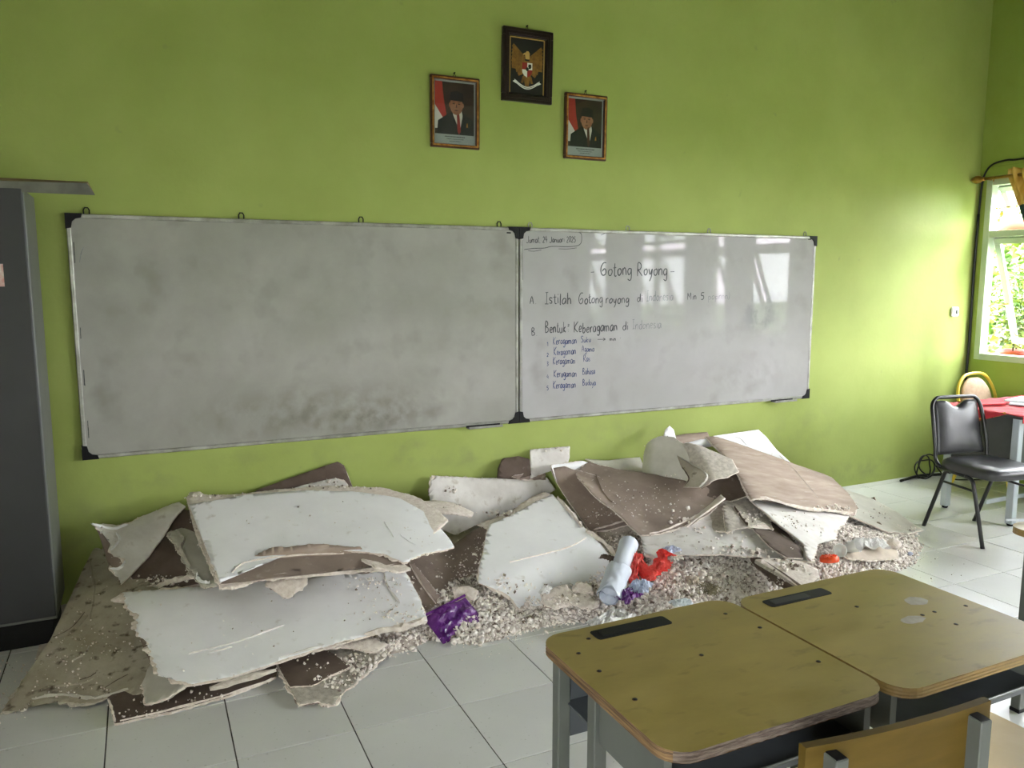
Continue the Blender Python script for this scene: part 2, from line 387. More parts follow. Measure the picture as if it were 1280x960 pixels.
# ------------------------------------------------------------------ room
def wall_with_holes(name, axis, pos, thick, u0, u1, z0, z1, holes, m):
    """wall lying in plane axis=pos; u runs along the other horizontal axis; holes (ua, ub, za, zb)"""
    b = MB()
    us = sorted({u0, u1} | {h[0] for h in holes} | {h[1] for h in holes})
    zs = sorted({z0, z1} | {h[2] for h in holes} | {h[3] for h in holes})
    inside = lambda u, z: any(h[0] < u < h[1] and h[2] < z < h[3] for h in holes)
    P = (lambda u, d, z: (pos + d, u, z)) if axis == 'X' else (lambda u, d, z: (u, pos + d, z))
    for i in range(len(us) - 1):
        for j in range(len(zs) - 1):
            ua, ub, za, zb = us[i], us[i + 1], zs[j], zs[j + 1]
            if inside((ua + ub) / 2, (za + zb) / 2): continue
            for d in (0, thick):
                b.add([P(ua, d, za), P(ub, d, za), P(ub, d, zb), P(ua, d, zb)], [(0, 1, 2, 3)], m)
    rects = [(u0, u1, z0, z1)] + list(holes)
    for (ua, ub, za, zb) in rects:
        c = [(ua, za), (ub, za), (ub, zb), (ua, zb)]
        for k in range(4):
            (a1, c1), (a2, c2) = c[k], c[(k + 1) % 4]
            b.add([P(a1, 0, c1), P(a2, 0, c2), P(a2, thick, c2), P(a1, thick, c1)], [(0, 1, 2, 3)], m)
    return struct(b.build(name))

wall_with_holes('wall_front', 'Y', 0.0, 0.15, XL - .15, XR + .15, -0.05, ZC, [], 'wall')
wall_with_holes('wall_right', 'X', XR, 0.15, YB, 0.0, -0.05, ZC, [(a, b, ZW0, ZW1) for a, b in RWIN], 'wall_side')
wall_with_holes('wall_left', 'X', XL, -0.15, YB, 0.0, -0.05, ZC, [(a, b, ZL0, ZL1) for a, b in LWIN_FILL], 'wall_cream')
wall_with_holes('wall_back', 'Y', YB, -0.15, XL - .15, XR + .15, -0.05, ZC, [(a, b, ZL0, ZL1) for a, b in BWIN], 'wall_cream')
b = MB(); b.box(((XL + XR) / 2, YB / 2, ZC + 0.05), (XR - XL + .3, -YB + .3, 0.1), 'roof'); struct(b.build('ceiling'))

# floor: grout bed with single tiles on it
TS = 0.4159; TX = 0.105; TY = -1.339
b = MB(); b.box(((XL + XR) / 2, YB / 2, -0.034), (XR - XL, -YB, 0.06), 'grout'); floor = struct(b.build('floor'))
b = MB(); b.box((0, 0, -0.005), (TS - .005, TS - .005, 0.01), 'tile', bev=0.0012)
tile0 = b.build('tile', floor)
i0 = math.floor((XL - TX) / TS); i1 = math.ceil((XR - TX) / TS)
j0 = math.floor(TY / TS) - 1; jt = math.ceil((0 - TY) / TS)
rnd = random.Random(5)
stuff = MB(); first = True
for j in range(jt, -17, -1):
    for i in range(i0, i1):
        xa, xb = TX + i * TS, TX + (i + 1) * TS
        ya, yb = TY + (j - 1) * TS, TY + j * TS
        xa2, xb2, ya2, yb2 = max(xa, XL), min(xb, XR), max(ya, YB), min(yb, 0)
        if xb2 - xa2 < .02 or yb2 - ya2 < .02: continue
        cut = (xb2 - xa2) < TS - 1e-4 or (yb2 - ya2) < TS - 1e-4
        if ya2 > -4.3 and j > -7:
            dz = rnd.uniform(-.0006, .0004)
            if cut:
                q = MB(); q.box((0, 0, -0.005), (xb2 - xa2 - .005, yb2 - ya2 - .005, .01), 'tile', bev=.0012)
                o = q.build('tile', floor)
            elif first: o = tile0; first = False
            else:
                o = tile0.copy(); col.objects.link(o); o.parent = floor
            o.location = ((xa2 + xb2) / 2, (ya2 + yb2) / 2, dz)
            if not cut: o.rotation_euler = (rnd.uniform(-.0006, .0006), rnd.uniform(-.0006, .0006), rnd.choice((0, 1, 2, 3)) * math.pi / 2)
        else:
            stuff.box(((xa2 + xb2) / 2, (ya2 + yb2) / 2, -0.005), (xb2 - xa2 - .005, yb2 - ya2 - .005, .01), 'tile')
o = stuff.build('tile_field', floor); o['kind'] = 'stuff'

# ------------------------------------------------------------------ windows
def make_window(name, side, ya, yb, z0, z1, zt, bays=2, ang=(22, 42)):
    """timber window: fixed frame, transom, mullion, top hung sashes pushed outwards (+X for the right wall)"""
    s = 1 if side == 'R' else -1
    X0 = (XR if side == 'R' else XL)
    root = bpy.data.objects.new(name, None); col.objects.link(root); root['kind'] = 'structure'
    fw_, fd = 0.055, 0.09
    cx = X0 + s * 0.035
    f = MB()
    f.box((cx, (ya + yb) / 2, z0 + fw_ / 2), (fd, yb - ya - .012, fw_), 'winframe', bev=.004)
    f.box((cx, (ya + yb) / 2, z1 - fw_ / 2), (fd, yb - ya - .012, fw_), 'winframe', bev=.004)
    f.box((cx, (ya + yb) / 2, zt), (fd, yb - ya - .012, fw_), 'winframe', bev=.004)
    for y in (ya + fw_ / 2, yb - fw_ / 2): f.box((cx - s * .002, y, (z0 + z1) / 2), (fd + .004, fw_ - .002, z1 - z0 - .002), 'winframe', bev=.004)
    w = (yb - ya - fw_) / bays
    for k in range(1, bays): f.box((cx, ya + fw_ / 2 + k * w, (z0 + z1) / 2), (fd, fw_, z1 - z0), 'winframe', bev=.004)
    f.build('window_frame', root)
    for k in range(bays):
        for (za, zb, an) in ((z0 + fw_, zt - fw_ / 2, ang[0]), (zt + fw_ / 2, z1 - fw_, ang[1])):
            sa, sb = ya + fw_ / 2 + k * w + fw_ / 2 + .004, ya + fw_ / 2 + (k + 1) * w - fw_ / 2 - .004
            h = zb - za - .008; wd = sb - sa; sw = .05
            q = MB()
            q.box((0, 0, -sw / 2), (.032, wd, sw), 'winframe', bev=.003); q.box((0, 0, -h + sw / 2), (.032, wd, sw), 'winframe', bev=.003)
            for yy in (-wd / 2 + sw / 2, wd / 2 - sw / 2): q.box((0, yy, -h / 2), (.032, sw, h - 2 * sw), 'winframe', bev=.003)
            o = q.build('sash', root); o.location = (X0 + s * .055, (sa + sb) / 2, zb - .004); o.rotation_euler = (0, -s * R_(an), 0)
            g = MB(); g.box((0, 0, -h / 2), (.004, wd - 2 * sw + .01, h - 2 * sw + .01), 'glass'); g.build('pane', o)
            # stay arm from the jamb to the sash stile
            Lh = h * .62
            tip = Vector((X0 + s * .055 + s * math.sin(R_(an)) * Lh, sb - .03, zb - math.cos(R_(an)) * Lh))
            a = MB(); root_pt = Vector((X0 + s * .03, sb + .012, tip.z - .02))
            a.tube([root_pt, tip], .006, 'brass', 8); a.lathe([(.012, -.012), (.014, 0), (.012, .012)], root_pt, 'alu', 10, 'Y'); a.lathe([(.012, -.012), (.016, 0), (.012, .012)], tip, 'brass', 10, 'Y')
            a.build('stay_arm', root)
    return root
for k, (a, b_) in enumerate(RWIN): make_window('window_%d' % (k + 1), 'R', a, b_, ZW0, ZW1, 2.03)
for k, (a, b_) in enumerate(LWIN_FILL): make_window('window_%d' % (k + 5), 'L', a, b_, ZL0, ZL1, 2.05, ang=(15, 20))  # unseen left window, added for fill light

# raised plaster margin round the near window (painted like the wall)
b = MB()
ya, yb = RWIN[0]
b.box((XR - .006, (ya + yb) / 2, ZW1 + .055), (.012, yb - ya + .1, .09), 'wall_side', bev=.003)
struct(b.build('trim_1'))

# ------------------------------------------------------------------ outside
b = MB(); b.box((10, -4, -.15), (80, 80, .1), 'grass'); struct(b.build('ground'))
b = MB(); b.box((7.45, -3.9, .42), (.55, 8.4, .9), 'concrete', bev=.02); struct(b.build('planter_ledge'))

def leaf_cloud(b, c, rad, n, ms, seed, size=.05):
    rr = random.Random(seed); c = Vector(c)
    for _ in range(n):
        d = Vector((rr.gauss(0, 1), rr.gauss(0, 1), rr.gauss(0, 1))).normalized() * (rr.random() ** .4)
        p = c + Vector((d.x * rad[0], d.y * rad[1], d.z * rad[2]))
        a = Vector((rr.gauss(0, 1), rr.gauss(0, 1), rr.gauss(0, .6))).normalized(); t = a.cross(Vector((rr.gauss(0, 1), rr.gauss(0, 1), rr.gauss(0, 1)))).normalized()
        L = size * rr.uniform(.7, 1.5); w = L * .33; up2 = a.cross(t) * L * .12
        b.add([p, p + a * L * .45 + t * w + up2, p + a * L, p + a * L * .45 - t * w + up2], [(0, 1, 2), (0, 2, 3)], rr.choice(ms))

def potted(loc, label, r=.09, h=.16, fol=(.16, .18, .22), n=240, ms=('leaf', 'leafy'), seed=1, size=.05):
    t = thing('potted_plant', label, 'plant', loc)
    b = MB(); b.lathe([(r * .7, 0), (r * .95, h * .82), (r * 1.1, h * .82), (r * 1.12, h), (r * .95, h), (r * .9, h * .88)], (0, 0, 0), 'terra', 20); b.build('pot', t)
    b = MB(); b.tube([(0, 0, h * .8), (.01, .01, h + fol[2] * .6), (0, .02, h + fol[2] * 1.1)], [.008, .006, .003], 'leafd', 6); b.build('stem', t)
    b = MB(); leaf_cloud(b, (0, 0, h + fol[2] * 1.0), fol, n, ms, seed, size); o = b.build('foliage', t); o['kind'] = 'stuff'
    return t
zl = .87
potted((7.22, -.10, zl), 'terracotta pot with yellow-green leaves behind the open lower sash', .10, .17, (.13, .17, .26), 420, ('leaf', 'leafy'), 2, .05)
potted((7.55, .08, zl), 'taller leafy plant in terracotta pot, the one furthest back at the window corner', .09, .15, (.15, .2, .42), 620, ('leafy', 'leaf'), 3, .055)
potted((7.5, -.52, zl), 'dense green potted plant seen through the lower window pane', .1, .16, (.2, .25, .42), 700, ('leaf', 'leafd'), 4, .055)
potted((7.4, -1.25, zl), 'dark-leaved potted plant on the ledge at the window end', .1, .16, (.2, .25, .38), 520, ('leafd', 'leaf'), 5, .055)
rr = random.Random(8)
LB = ['yellow-green garden bush nearest the room corner', 'bright garden bush opposite the first window', 'mid-green garden bush between first and second window',
      'dark garden bush opposite the second window', 'round garden bush opposite the third window', 'spreading garden bush opposite the wall pier',
      'pale garden bush opposite the last window', 'farthest garden bush toward the back of the building', 'tall bush outside beyond the front wall']
for k, (x, y) in enumerate([(9.2, .7), (9.4, -.7), (9.6, -2.0), (9.4, -3.2), (9.7, -4.6), (9.5, -5.8), (9.6, -7.2), (9.5, -8.6), (9.6, 2.2)]):
    t = thing('garden_bush', LB[k], 'bush', (x, y, -.1), group='garden bushes outside the windows')
    b = MB(); b.tube([(0, 0, 0), (.03, 0, .4), (0, .03, .9)], [.04, .03, .015], 'bark', 6); b.build('stem', t)
    b = MB(); hb = 1.3 if (y > -1.5) else (.9 if y > -2.5 else .5)
    leaf_cloud(b, (0, 0, hb), (.75, .8, hb), 2600 if y > -1.5 else 1300, [('leaf', 'leafy'), ('leaf', 'leafd', 'leafy')][k % 2], 20 + k, .11); o = b.build('foliage', t); o['kind'] = 'stuff'
t = thing('garden_tree', 'garden tree with patchy bark seen through the upper window', 'tree', (9.05, 1.15, -.1))
b = MB(); b.tube(spline([(0, 0, 0), (.05, 0, 1.2), (-.05, .05, 2.4), (.05, 0, 3.6)], 4), [.12] * 6 + [.1] * 4 + [.07] * 3, 'bark', 10); b.build('trunk', t)
b = MB(); leaf_cloud(b, (0, 0, 4.4), (1.1, 1.1, .9), 1500, ('leaf', 'leafd'), 50, .12); o = b.build('foliage', t); o['kind'] = 'stuff'
t = thing('garden_tree', 'leafy tree added out of view to cut sky light on the front wall', 'tree', (8.7, -2.7, -.1))  # unseen tree, added to dim the sky's hot spot on the wall
b = MB(); b.tube(spline([(0, 0, 0), (.05, 0, 1.0), (-.05, .05, 1.8), (.05, 0, 2.6)], 4), [.09] * 6 + [.07] * 4 + [.05] * 3, 'bark', 10); b.build('trunk', t)
b = MB(); leaf_cloud(b, (0, 0, 2.7), (.8, 1.0, .9), 2400, ('leaf', 'leafd'), 51, .13); o = b.build('foliage', t); o['kind'] = 'stuff'
hp = at(1268, 284, X=8.3)
t = thing('hanging_planter', 'round orange planter hanging outside the upper window', 'planter', hp)
b = MB(); b.lathe([(.07, -.09), (.14, -.02), (.15, .07), (.13, .07)], (0, 0, 0), 'terra', 20); b.build('pot', t)
b = MB()
for k in range(3):
    a = k * 2.1; b.tube([(.14 * math.cos(a), .14 * math.sin(a), .06), (0, 0, .7)], .004, 'cable', 5)
b.build('hanger', t)
b = MB(); leaf_cloud(b, (0, 0, .12), (.16, .16, .1), 120, ('leaf', 'leafy'), 61, .05); o = b.build('foliage', t); o['kind'] = 'stuff'

# ------------------------------------------------------------------ curtain and rod
t = thing('curtain_rod', 'brass curtain rod with a bulb finial fixed at the room corner', 'curtain rod', (6.64, -.02, 2.475))
b = MB(); b.tube([(0, -.06, 0), (0, -1.7, 0)], .013, 'brass', 12); b.build('rod', t)
b = MB(); b.lathe([(.006, .02), (.022, .0), (.034, -.03), (.03, -.055), (.016, -.08), (.016, -.1)], (0, 0, 0), 'brass', 16, 'Y'); b.build('finial', t)
b = MB(); b.box((.055, -.09, 0), (.11, .014, .014), 'brass', bev=.002); b.lathe([(.025, 0), (.025, .008)], (.098, -.09, 0), 'brass', 12, 'X'); b.build('bracket', t)
def curtain(label, y0, y1, ytop0, ytop1, x=6.64):
    """drape between y0 (tied side) and y1 at its foot; ytop0..ytop1 on the rod"""
    t = thing('curtain', label, 'curtain', (x, 0, 2.475), group='gold and green curtains along the window wall')
    for z0, z1, m, name, off in ((.055, -.24, 'curtgold', 'gold_heading', -.006), (-.1, -1.45, 'curtgreen', 'green_cloth', .004)):
        b = MB(); nu, nv = 60, 12; vs = []
        for j in range(nv + 1):
            z = z0 + (z1 - z0) * j / nv
            k = max(0.0, min(1.0, -z / .75))
            ya = ytop0 + (y0 - ytop0) * k ** .9; yb = ytop1 + (y1 - ytop1) * k ** .9
            for i in range(nu + 1):
                u = i / nu
                vs.append((math.sin(u * 40) * (.025 - .008 * k) + off, ya + (yb - ya) * u, z + .012 * math.sin(u * 20)))
        fs = [(j * (nu + 1) + i, j * (nu + 1) + i + 1, (j + 1) * (nu + 1) + i + 1, (j + 1) * (nu + 1) + i) for j in range(nv) for i in range(nu)]
        b.add(vs, fs, m, True); o = b.build(name, t)
        md = o.modifiers.new('thickness', 'SOLIDIFY'); md.thickness = .003
    return t
curtain('tied back curtain beside the room corner, gold heading over dark green', -.60, -.92, -.31, -.82)
curtain('curtain gathered on the middle mullion of the second window', -2.62, -3.08, -2.5, -3.2)
curtain('curtain drawn over the far end of the third window', -4.82, -5.36, -4.75, -5.4)
curtain('curtain drawn over the far end of the last window', -6.22, -7.28, -6.15, -7.3)
for k, (a_, b_) in enumerate(RWIN[1:]):
    t = thing('curtain_rod', 'brass curtain rod over the %s window' % ('second', 'third', 'last')[k], 'curtain rod', (6.64, b_ + .1, 2.475))
    b = MB(); b.tube([(0, 0, 0), (0, a_ - b_ - .2, 0)], .013, 'brass', 12); b.build('rod', t)
    b = MB(); b.box((.055, -.04, 0), (.11, .014, .014), 'brass', bev=.002); b.build('bracket', t)

# ------------------------------------------------------------------ whiteboards
WBY = -0.022
XJ = 2.4446
def whiteboard(x0, x1, z0, z1, m, label, hooks, hookmat):
    t = thing('whiteboard', label, 'whiteboard', ((x0 + x1) / 2, 0, z0))
    w, h = x1 - x0, z1 - z0
    b = MB(); b.box((0, -.011, h / 2), (w - .02, .014, h - .02), m); b.build('writing_surface', t)
    for nm, c, s in (('frame_rail', (0, -.012, .01), (w - .1, .02, .022)), ('frame_rail', (0, -.012, h - .01), (w - .1, .02, .022)),
                     ('frame_stile', (-w / 2 + .01, -.012, h / 2), (.02, .02, h - .1)), ('frame_stile', (w / 2 - .01, -.012, h / 2), (.02, .02, h - .1))):
        b = MB(); b.box(c, s, 'alu', bev=.004); b.build(nm, t)
    for sx in (-1, 1):
        for sz in (0, 1):
            # L shaped corner cap with a curved inner edge
            pts = [(0, 0), (.075, 0), (.07, .02), (.045, .026), (.03, .04), (.024, .07), (0, .075)]
            b = MB(); ox, oz = sx * (w / 2 + .003), (h + .003 if sz else -.003)
            pp = [(ox - sx * p[0], oz + (-p[1] if sz else p[1])) for p in pts]
            if (sx > 0) == (sz == 0): pp = pp[::-1]
            b.prism(pp, .0, .026, 'black', X=Vector((1, 0, 0)), Yv=Vector((0, 0, 1)), N=Vector((0, -1, 0)))
            b.build('corner_cap', t)
    for hx in hooks:
        b = MB(); x = hx - (x0 + x1) / 2
        b.tube([(x - .012, -.008, h - .004), (x - .013, -.008, h + .02), (x - .007, -.008, h + .032), (x + .007, -.008, h + .032), (x + .013, -.008, h + .02), (x + .012, -.008, h - .004)], .0035, hookmat, 6)
        b.build('hanging_clip', t)
    return t
Z0 = 0.755; HB = 1.22; XE = 4.9148
for m, xs in (('wb1', 1.0),): pass
wbx = lambda px, py=285: at(px, py, Y=WBY).x
board1 = whiteboard(0.0, XJ - .004, Z0, Z0 + HB, 'wb1', 'left whiteboard, wiped but grimy and blank, above the debris', [wbx(108, 268), wbx(302, 272), wbx(452, 277), wbx(625, 283)], 'black')
board2 = whiteboard(XJ + .004, XE, Z0, Z0 + HB, 'wb2', 'right whiteboard with the handwritten lesson in black and blue marker', [wbx(664, 286), wbx(786, 288), wbx(888, 290), wbx(1008, 293)], 'alu')
# marker and dirt smears of their own shape
add_stain(MT['wb1'], (-.0, -.02, .16), (.95, .2, .22), srgb(106, 102, 90), .6, 9)
add_stain(MT['wb1'], (.25, -.02, .1), (.5, .2, .12), srgb(96, 90, 76), .5, 16)
add_stain(MT['wb1'], (-.85, -.02, .95), (.7, .2, .3), srgb(122, 122, 112), .25, 5)
add_stain(MT['wb1'], (.3, -.02, .85), (1.1, .2, .3), srgb(136, 138, 128), .4, 5)
add_stain(MT['wb2'], (.72, -.02, .66), (.2, .2, .2), srgb(118, 120, 124), .75, 9)
add_stain(MT['wb2'], (.5, -.02, .2), (.9, .2, .2), srgb(150, 150, 144), .5, 9)
# grime line round the worn plate edge of the left board
rr = random.Random(3)
def grime(board, x0b, px_list, m='ink'):
    c = Vector(board.location)
    for (xa, ya, xb, yb, w) in px_list:
        b = MB(); P = at(xa, ya, Y=-.0185) - c; Q = at(xb, yb, Y=-.0185) - c
        d = (Q - P); nrm = Vector((-d.z, 0, d.x)).normalized() * w / 2
        b.add([P + nrm, P - nrm * .4, Q - nrm, Q + nrm * .5], [(0, 1, 2, 3)], m)
        b.build('edge_grime', board)
gl = []
for k in range(26):
    u = rr.random(); x = 100 + u * 520; y = 271.5 + (x - 100) * .0285; gl.append((x, y, x + rr.uniform(5, 22), y + rr.uniform(.1, .6), rr.uniform(.003, .007)))
for k in range(10):
    v = rr.random(); y = 300 + v * 240; x = 90 + (y - 280) * .079; gl.append((x, y, x + 1, y + rr.uniform(5, 20), rr.uniform(.003, .006)))
grime(board1, 0, gl)
gl = [(646.5, 330 + 0, 646.8, 395, .004), (647.3, 400, 647.6, 518, .004), (653.2, 300, 653.6, 350, .003), (652.4, 360, 652.8, 380, .006), (652.6, 372, 653, 515, .003)]
grime(board2, 0, gl[2:]); grime(board1, 0, gl[:2])
for bd, px, py in ((board1, 636, 291), (board2, 1012, 299)):
    c = Vector(bd.location); P = at(px, py, Y=-.019) - c
    b = MB(); b.box((P.x, P.y, P.z), (.028, .001, .008), 'black'); b.build('maker_mark', bd)
# marker ledges
for bd, (pa, pb), lab in ((board1, ((585, 531), (627, 527)), 'left'), (board2, ((967, 502), (994, 499)), 'right')):
    c = Vector(bd.location)
    P = at(*pa, Y=-.05) - c; Q = at(*pb, Y=-.05) - c
    b = MB(); L = Q.x - P.x; mx_ = (P.x + Q.x) / 2
    b.box((mx_, -.045, -.006), (L, .05, .003), 'alu'); b.box((mx_, -.069, .0), (L, .003, .014), 'alu', bev=.001); b.box((mx_, -.023, .0), (L, .003, .014), 'black')
    b.build('marker_ledge', bd)

# handwriting ------------------------------------------------------
G = {
 'J': (.55, [[(.45, .95), (.45, .2), (.35, 0), (.15, -.05), (.0, .1)]]),
 'u': (.5, [[(.05, .5), (.08, .12), (.2, .0), (.36, .12), (.4, .5), (.42, .0)]]),
 'm': (.75, [[(.02, .5), (.05, 0), (.06, .35), (.2, .5), (.3, .4), (.31, 0), (.32, .35), (.46, .5), (.58, .38), (.6, 0)]]),
 'a': (.5, [[(.38, .48), (.2, .52), (.04, .3), (.08, .05), (.24, .02), (.38, .3), (.4, .5), (.42, .0)]]),
 't': (.38, [[(.16, .85), (.15, .1), (.25, 0), (.34, .06)], [(.0, .55), (.32, .58)]]),
 ',': (.25, [[(.1, .06), (.06, -.14)]]), '.': (.25, [[(.1, .04), (.14, .0)]]), ' ': (.4, []),
 '1': (.3, [[(.04, .7), (.16, .95), (.16, 0)]]),
 '2': (.5, [[(.04, .75), (.2, .95), (.38, .75), (.3, .45), (.03, .0), (.42, .02)]]),
 '3': (.5, [[(.05, .88), (.25, .95), (.36, .75), (.18, .52), (.38, .3), (.26, .02), (.03, .06)]]),
 '4': (.5, [[(.25, .95), (.05, .4), (.42, .42)], [(.36, .7), (.33, 0)]]),
 '5': (.5, [[(.4, .95), (.1, .93), (.07, .55), (.3, .55), (.4, .25), (.22, 0), (.03, .08)]]),
 '0': (.5, [[(.22, .95), (.05, .6), (.1, .1), (.25, 0), (.4, .35), (.36, .8), (.22, .95)]]),
 'n': (.5, [[(.04, .5), (.07, 0), (.08, .33), (.24, .5), (.38, .38), (.4, 0)]]),
 'r': (.4, [[(.05, .5), (.08, 0), (.09, .3), (.2, .48), (.34, .46)]]),
 'i': (.22, [[(.08, .5), (.09, 0)], [(.08, .72), (.1, .76)]]),
 'G': (.75, [[(.6, .98), (.35, 1.0), (.1, .65), (.08, .2), (.3, -.02), (.55, .1), (.58, .4), (.4, .48), (.2, .3)]]),
 'o': (.5, [[(.24, .5), (.06, .32), (.1, .05), (.26, 0), (.42, .2), (.38, .44), (.24, .5)]]),
 'g': (.5, [[(.38, .48), (.18, .5), (.05, .28), (.16, .04), (.36, .2), (.4, .5), (.4, -.2), (.25, -.4), (.06, -.28)]]),
 'R': (.7, [[(.1, .0), (.12, .98), (.4, 1.0), (.5, .75), (.35, .52), (.14, .5), (.35, .3), (.6, .0)]]),
 'y': (.5, [[(.04, .5), (.12, .15), (.24, .12), (.4, .5), (.3, -.1), (.12, -.42)]]),
 'I': (.4, [[(.05, 1.0), (.34, 1.02)], [(.2, 1.0), (.18, 0)], [(.03, 0), (.36, .02)]]),
 's': (.42, [[(.34, .46), (.14, .5), (.08, .34), (.3, .2), (.26, .02), (.04, .04)]]),
 'l': (.25, [[(.1, .95), (.1, .05), (.16, 0)]]),
 'h': (.5, [[(.07, .95), (.07, 0), (.09, .32), (.24, .48), (.37, .36), (.4, 0)]]),
 'A': (.7, [[(.04, 0), (.3, 1.0), (.56, 0)], [(.12, .38), (.5, .4)]]),
 'd': (.5, [[(.38, .42), (.2, .5), (.05, .26), (.18, .02), (.36, .2), (.4, .95), (.42, 0)]]),
 'e': (.45, [[(.06, .26), (.34, .3), (.3, .48), (.14, .48), (.05, .22), (.16, .0), (.36, .08)]]),
 'B': (.65, [[(.1, 0), (.12, .98), (.38, .95), (.42, .7), (.14, .54), (.46, .42), (.46, .1), (.1, .0)]]),
 'k': (.48, [[(.08, .95), (.08, 0)], [(.36, .5), (.1, .24), (.38, 0)]]),
 'K': (.65, [[(.1, 1.0), (.1, 0)], [(.6, 1.0), (.12, .45), (.52, 0)]]),
 'b': (.5, [[(.08, .95), (.08, .05), (.26, 0), (.4, .24), (.28, .48), (.1, .36)]]),
 'S': (.55, [[(.46, .9), (.24, 1.0), (.08, .78), (.4, .42), (.34, .05), (.05, .06)]]),
 'p': (.5, [[(.06, .5), (.07, -.4)], [(.08, .36), (.26, .5), (.4, .3), (.28, .05), (.09, .1)]]),
 'M': (.8, [[(.06, 0), (.1, .9), (.34, .3), (.56, .95), (.62, 0)]]),
 ')': (.3, [[(.06, 1.0), (.2, .5), (.04, -.1)]]), ':': (.28, [[(.1, .5), (.13, .53)], [(.1, .1), (.13, .13)]]),
 '-': (.45, [[(.05, .42), (.38, .45)]]), '>': (.9, [[(.02, .42), (.8, .45)], [(.6, .62), (.82, .45), (.58, .25)]]),
}
def ribbon(b, pts, w, m, y):
    n = len(pts)
    L = []; Rr = []
    for i in range(n):
        t = pts[min(i + 1, n - 1)] - pts[max(i - 1, 0)]
        if t.length < 1e-7: t = Vector((1, 0, 0))
        nn = Vector((-t.z, 0, t.x)).normalized() * w / 2 * (1 if 0 < i < n - 1 else .7)
        L.append(pts[i] + nn); Rr.append(pts[i] - nn)
    b.add(L + Rr, [(i, i + 1, n + i + 1, n + i) for i in range(n - 1)], m)
def write(board, text, pa, pb, hpx, w=.006, m='ink', seed=0, label=None):
    """hand-written line from pixel pa to pb (baseline), cap height hpx"""
    rr = random.Random(seed + len(text)); c = Vector(board.location)
    P = at(*pa, Y=-.0188) - c; Q = at(*pb, Y=-.0188) - c
    T = at(pa[0], pa[1] - hpx, Y=-.0188) - c
    H = (T - P).length; tot = sum(G[ch][0] for ch in text)
    ex = (Q - P); sc = 1.0 / tot
    b = MB(); x = 0
    for ch in text:
        gw, strokes = G[ch]
        dy = rr.uniform(-.05, .05)
        hs = rr.uniform(.92, 1.1)
        for st in strokes:
            pts = [P + ex * ((x + (q[0] + rr.uniform(-.02, .02)) * .95) * sc) + Vector((0, 0, (q[1] * hs + dy + rr.uniform(-.02, .02)) * H)) for q in st]
            if len(pts) > 2: pts = spline(pts, 3)
            ribbon(b, pts, w * rr.uniform(.8, 1.15), m, 0)
        x += gw
    o = b.build('handwriting', board)
    if label: o['label'] = label
    return o
def scribble(board, pxs, w=.004, m='ink', smooth=True, nm='drawn_line'):
    c = Vector(board.location); pts = [at(x, y, Y=-.0188) - c for x, y in pxs]
    if smooth and len(pts) > 2: pts = spline(pts, 4)
    b = MB(); ribbon(b, pts, w, m, 0); return b.build(nm, board)
write(board2, 'Jumat, 24 Januari 2025', (658, 303.5), (720, 302.5), 8, .0042, seed=1)
scribble(board2, [(655, 312), (667, 310.5), (681, 310), (690, 308), (710, 308.3), (722, 307), (726.5, 303), (727, 294), (725, 291), (721, 290)])
scribble(board2, [(660, 313.5), (668, 314), (677, 312.2)], .003)
scribble(board2, [(698, 311), (710, 311.2), (721, 309.8)], .003)
scribble(board2, [(744, 291), (756, 291.4), (751, 294)], .003)
write(board2, 'Gotong Royong', (750, 344.5), (835, 344.5), 17, .0072, seed=2)
scribble(board2, [(738.5, 340.3), (742.5, 340)], .006); scribble(board2, [(838, 339.8), (843, 339.5)], .006)
write(board2, 'A.', (662, 380), (671, 380), 9, .005, seed=3)
write(board2, 'Istilah', (681, 380), (715, 379.5), 14, .0062, seed=4)
write(board2, 'Gotong', (723, 379.5), (754, 379), 13, .0062, seed=5)
write(board2, 'royong', (757, 379), (787, 378.5), 12, .0062, seed=6)
write(board2, 'di', (796, 377.5), (804, 377), 11, .006, seed=7)
write(board2, 'Indonesia', (808, 376.5), (842, 375.5), 12, .005, 'inkfade', seed=8)
write(board2, 'Min', (859, 374.5), (871, 374.5), 9, .005, 'ink', seed=9)
write(board2, '5', (876, 374.5), (881, 374.5), 9, .005, 'ink', seed=10)
write(board2, 'poprnn)', (885, 374.5), (913, 373.5), 9, .004, 'inkfade', seed=11)
write(board2, 'B.', (664, 419), (672, 419), 9, .005, seed=12)
write(board2, 'Bentuk', (681, 416), (708, 415.5), 13, .0068, seed=13)
write(board2, '2', (709.5, 408), (712, 408), 3, .004, seed=14); write(board2, ':', (709, 415.5), (712, 415.5), 6, .005, seed=14)
write(board2, 'Keberagaman', (717, 416), (772, 413), 14, .0068, seed=15)
write(board2, 'di', (778, 412.5), (786, 412), 11, .006, seed=16)
write(board2, 'Indonesia', (790, 411.5), (827, 410), 12, .0045, 'inkfade', seed=17)
for k, (n, y1, wd, y2, xa, xb) in enumerate([('1', 430.5, 'Suku', 428, 726, 739), ('2', 444, 'Agama', 440, 727, 743), ('3', 455.5, 'Ras', 452, 729, 738), ('4', 471.5, 'Bahasa', 468, 728, 744), ('5', 485.5, 'Budaya', 482, 728, 745)]):
    write(board2, n, (683.5, y1 + 2), (686, y1 + 2), 5, .0035, 'inkblue', seed=20 + k)
    write(board2, 'Keragaman', (691 + (k % 2), y1), (721 - (k % 3), y1 - 1), 9.5, .0042, 'inkblue', seed=30 + k)
    write(board2, wd, (xa, y2), (xb, y2 - .5), 8, .0038, 'inkblue', seed=40 + k)
write(board2, '>', (747, 427.5), (758, 427.5), 8, .004, 'ink', seed=50)
write(board2, 'min', (762, 426), (770, 426), 5, .005, 'ink', seed=51)
write(board2, ':', (774, 426), (777, 426), 6, .005, 'ink', seed=52)
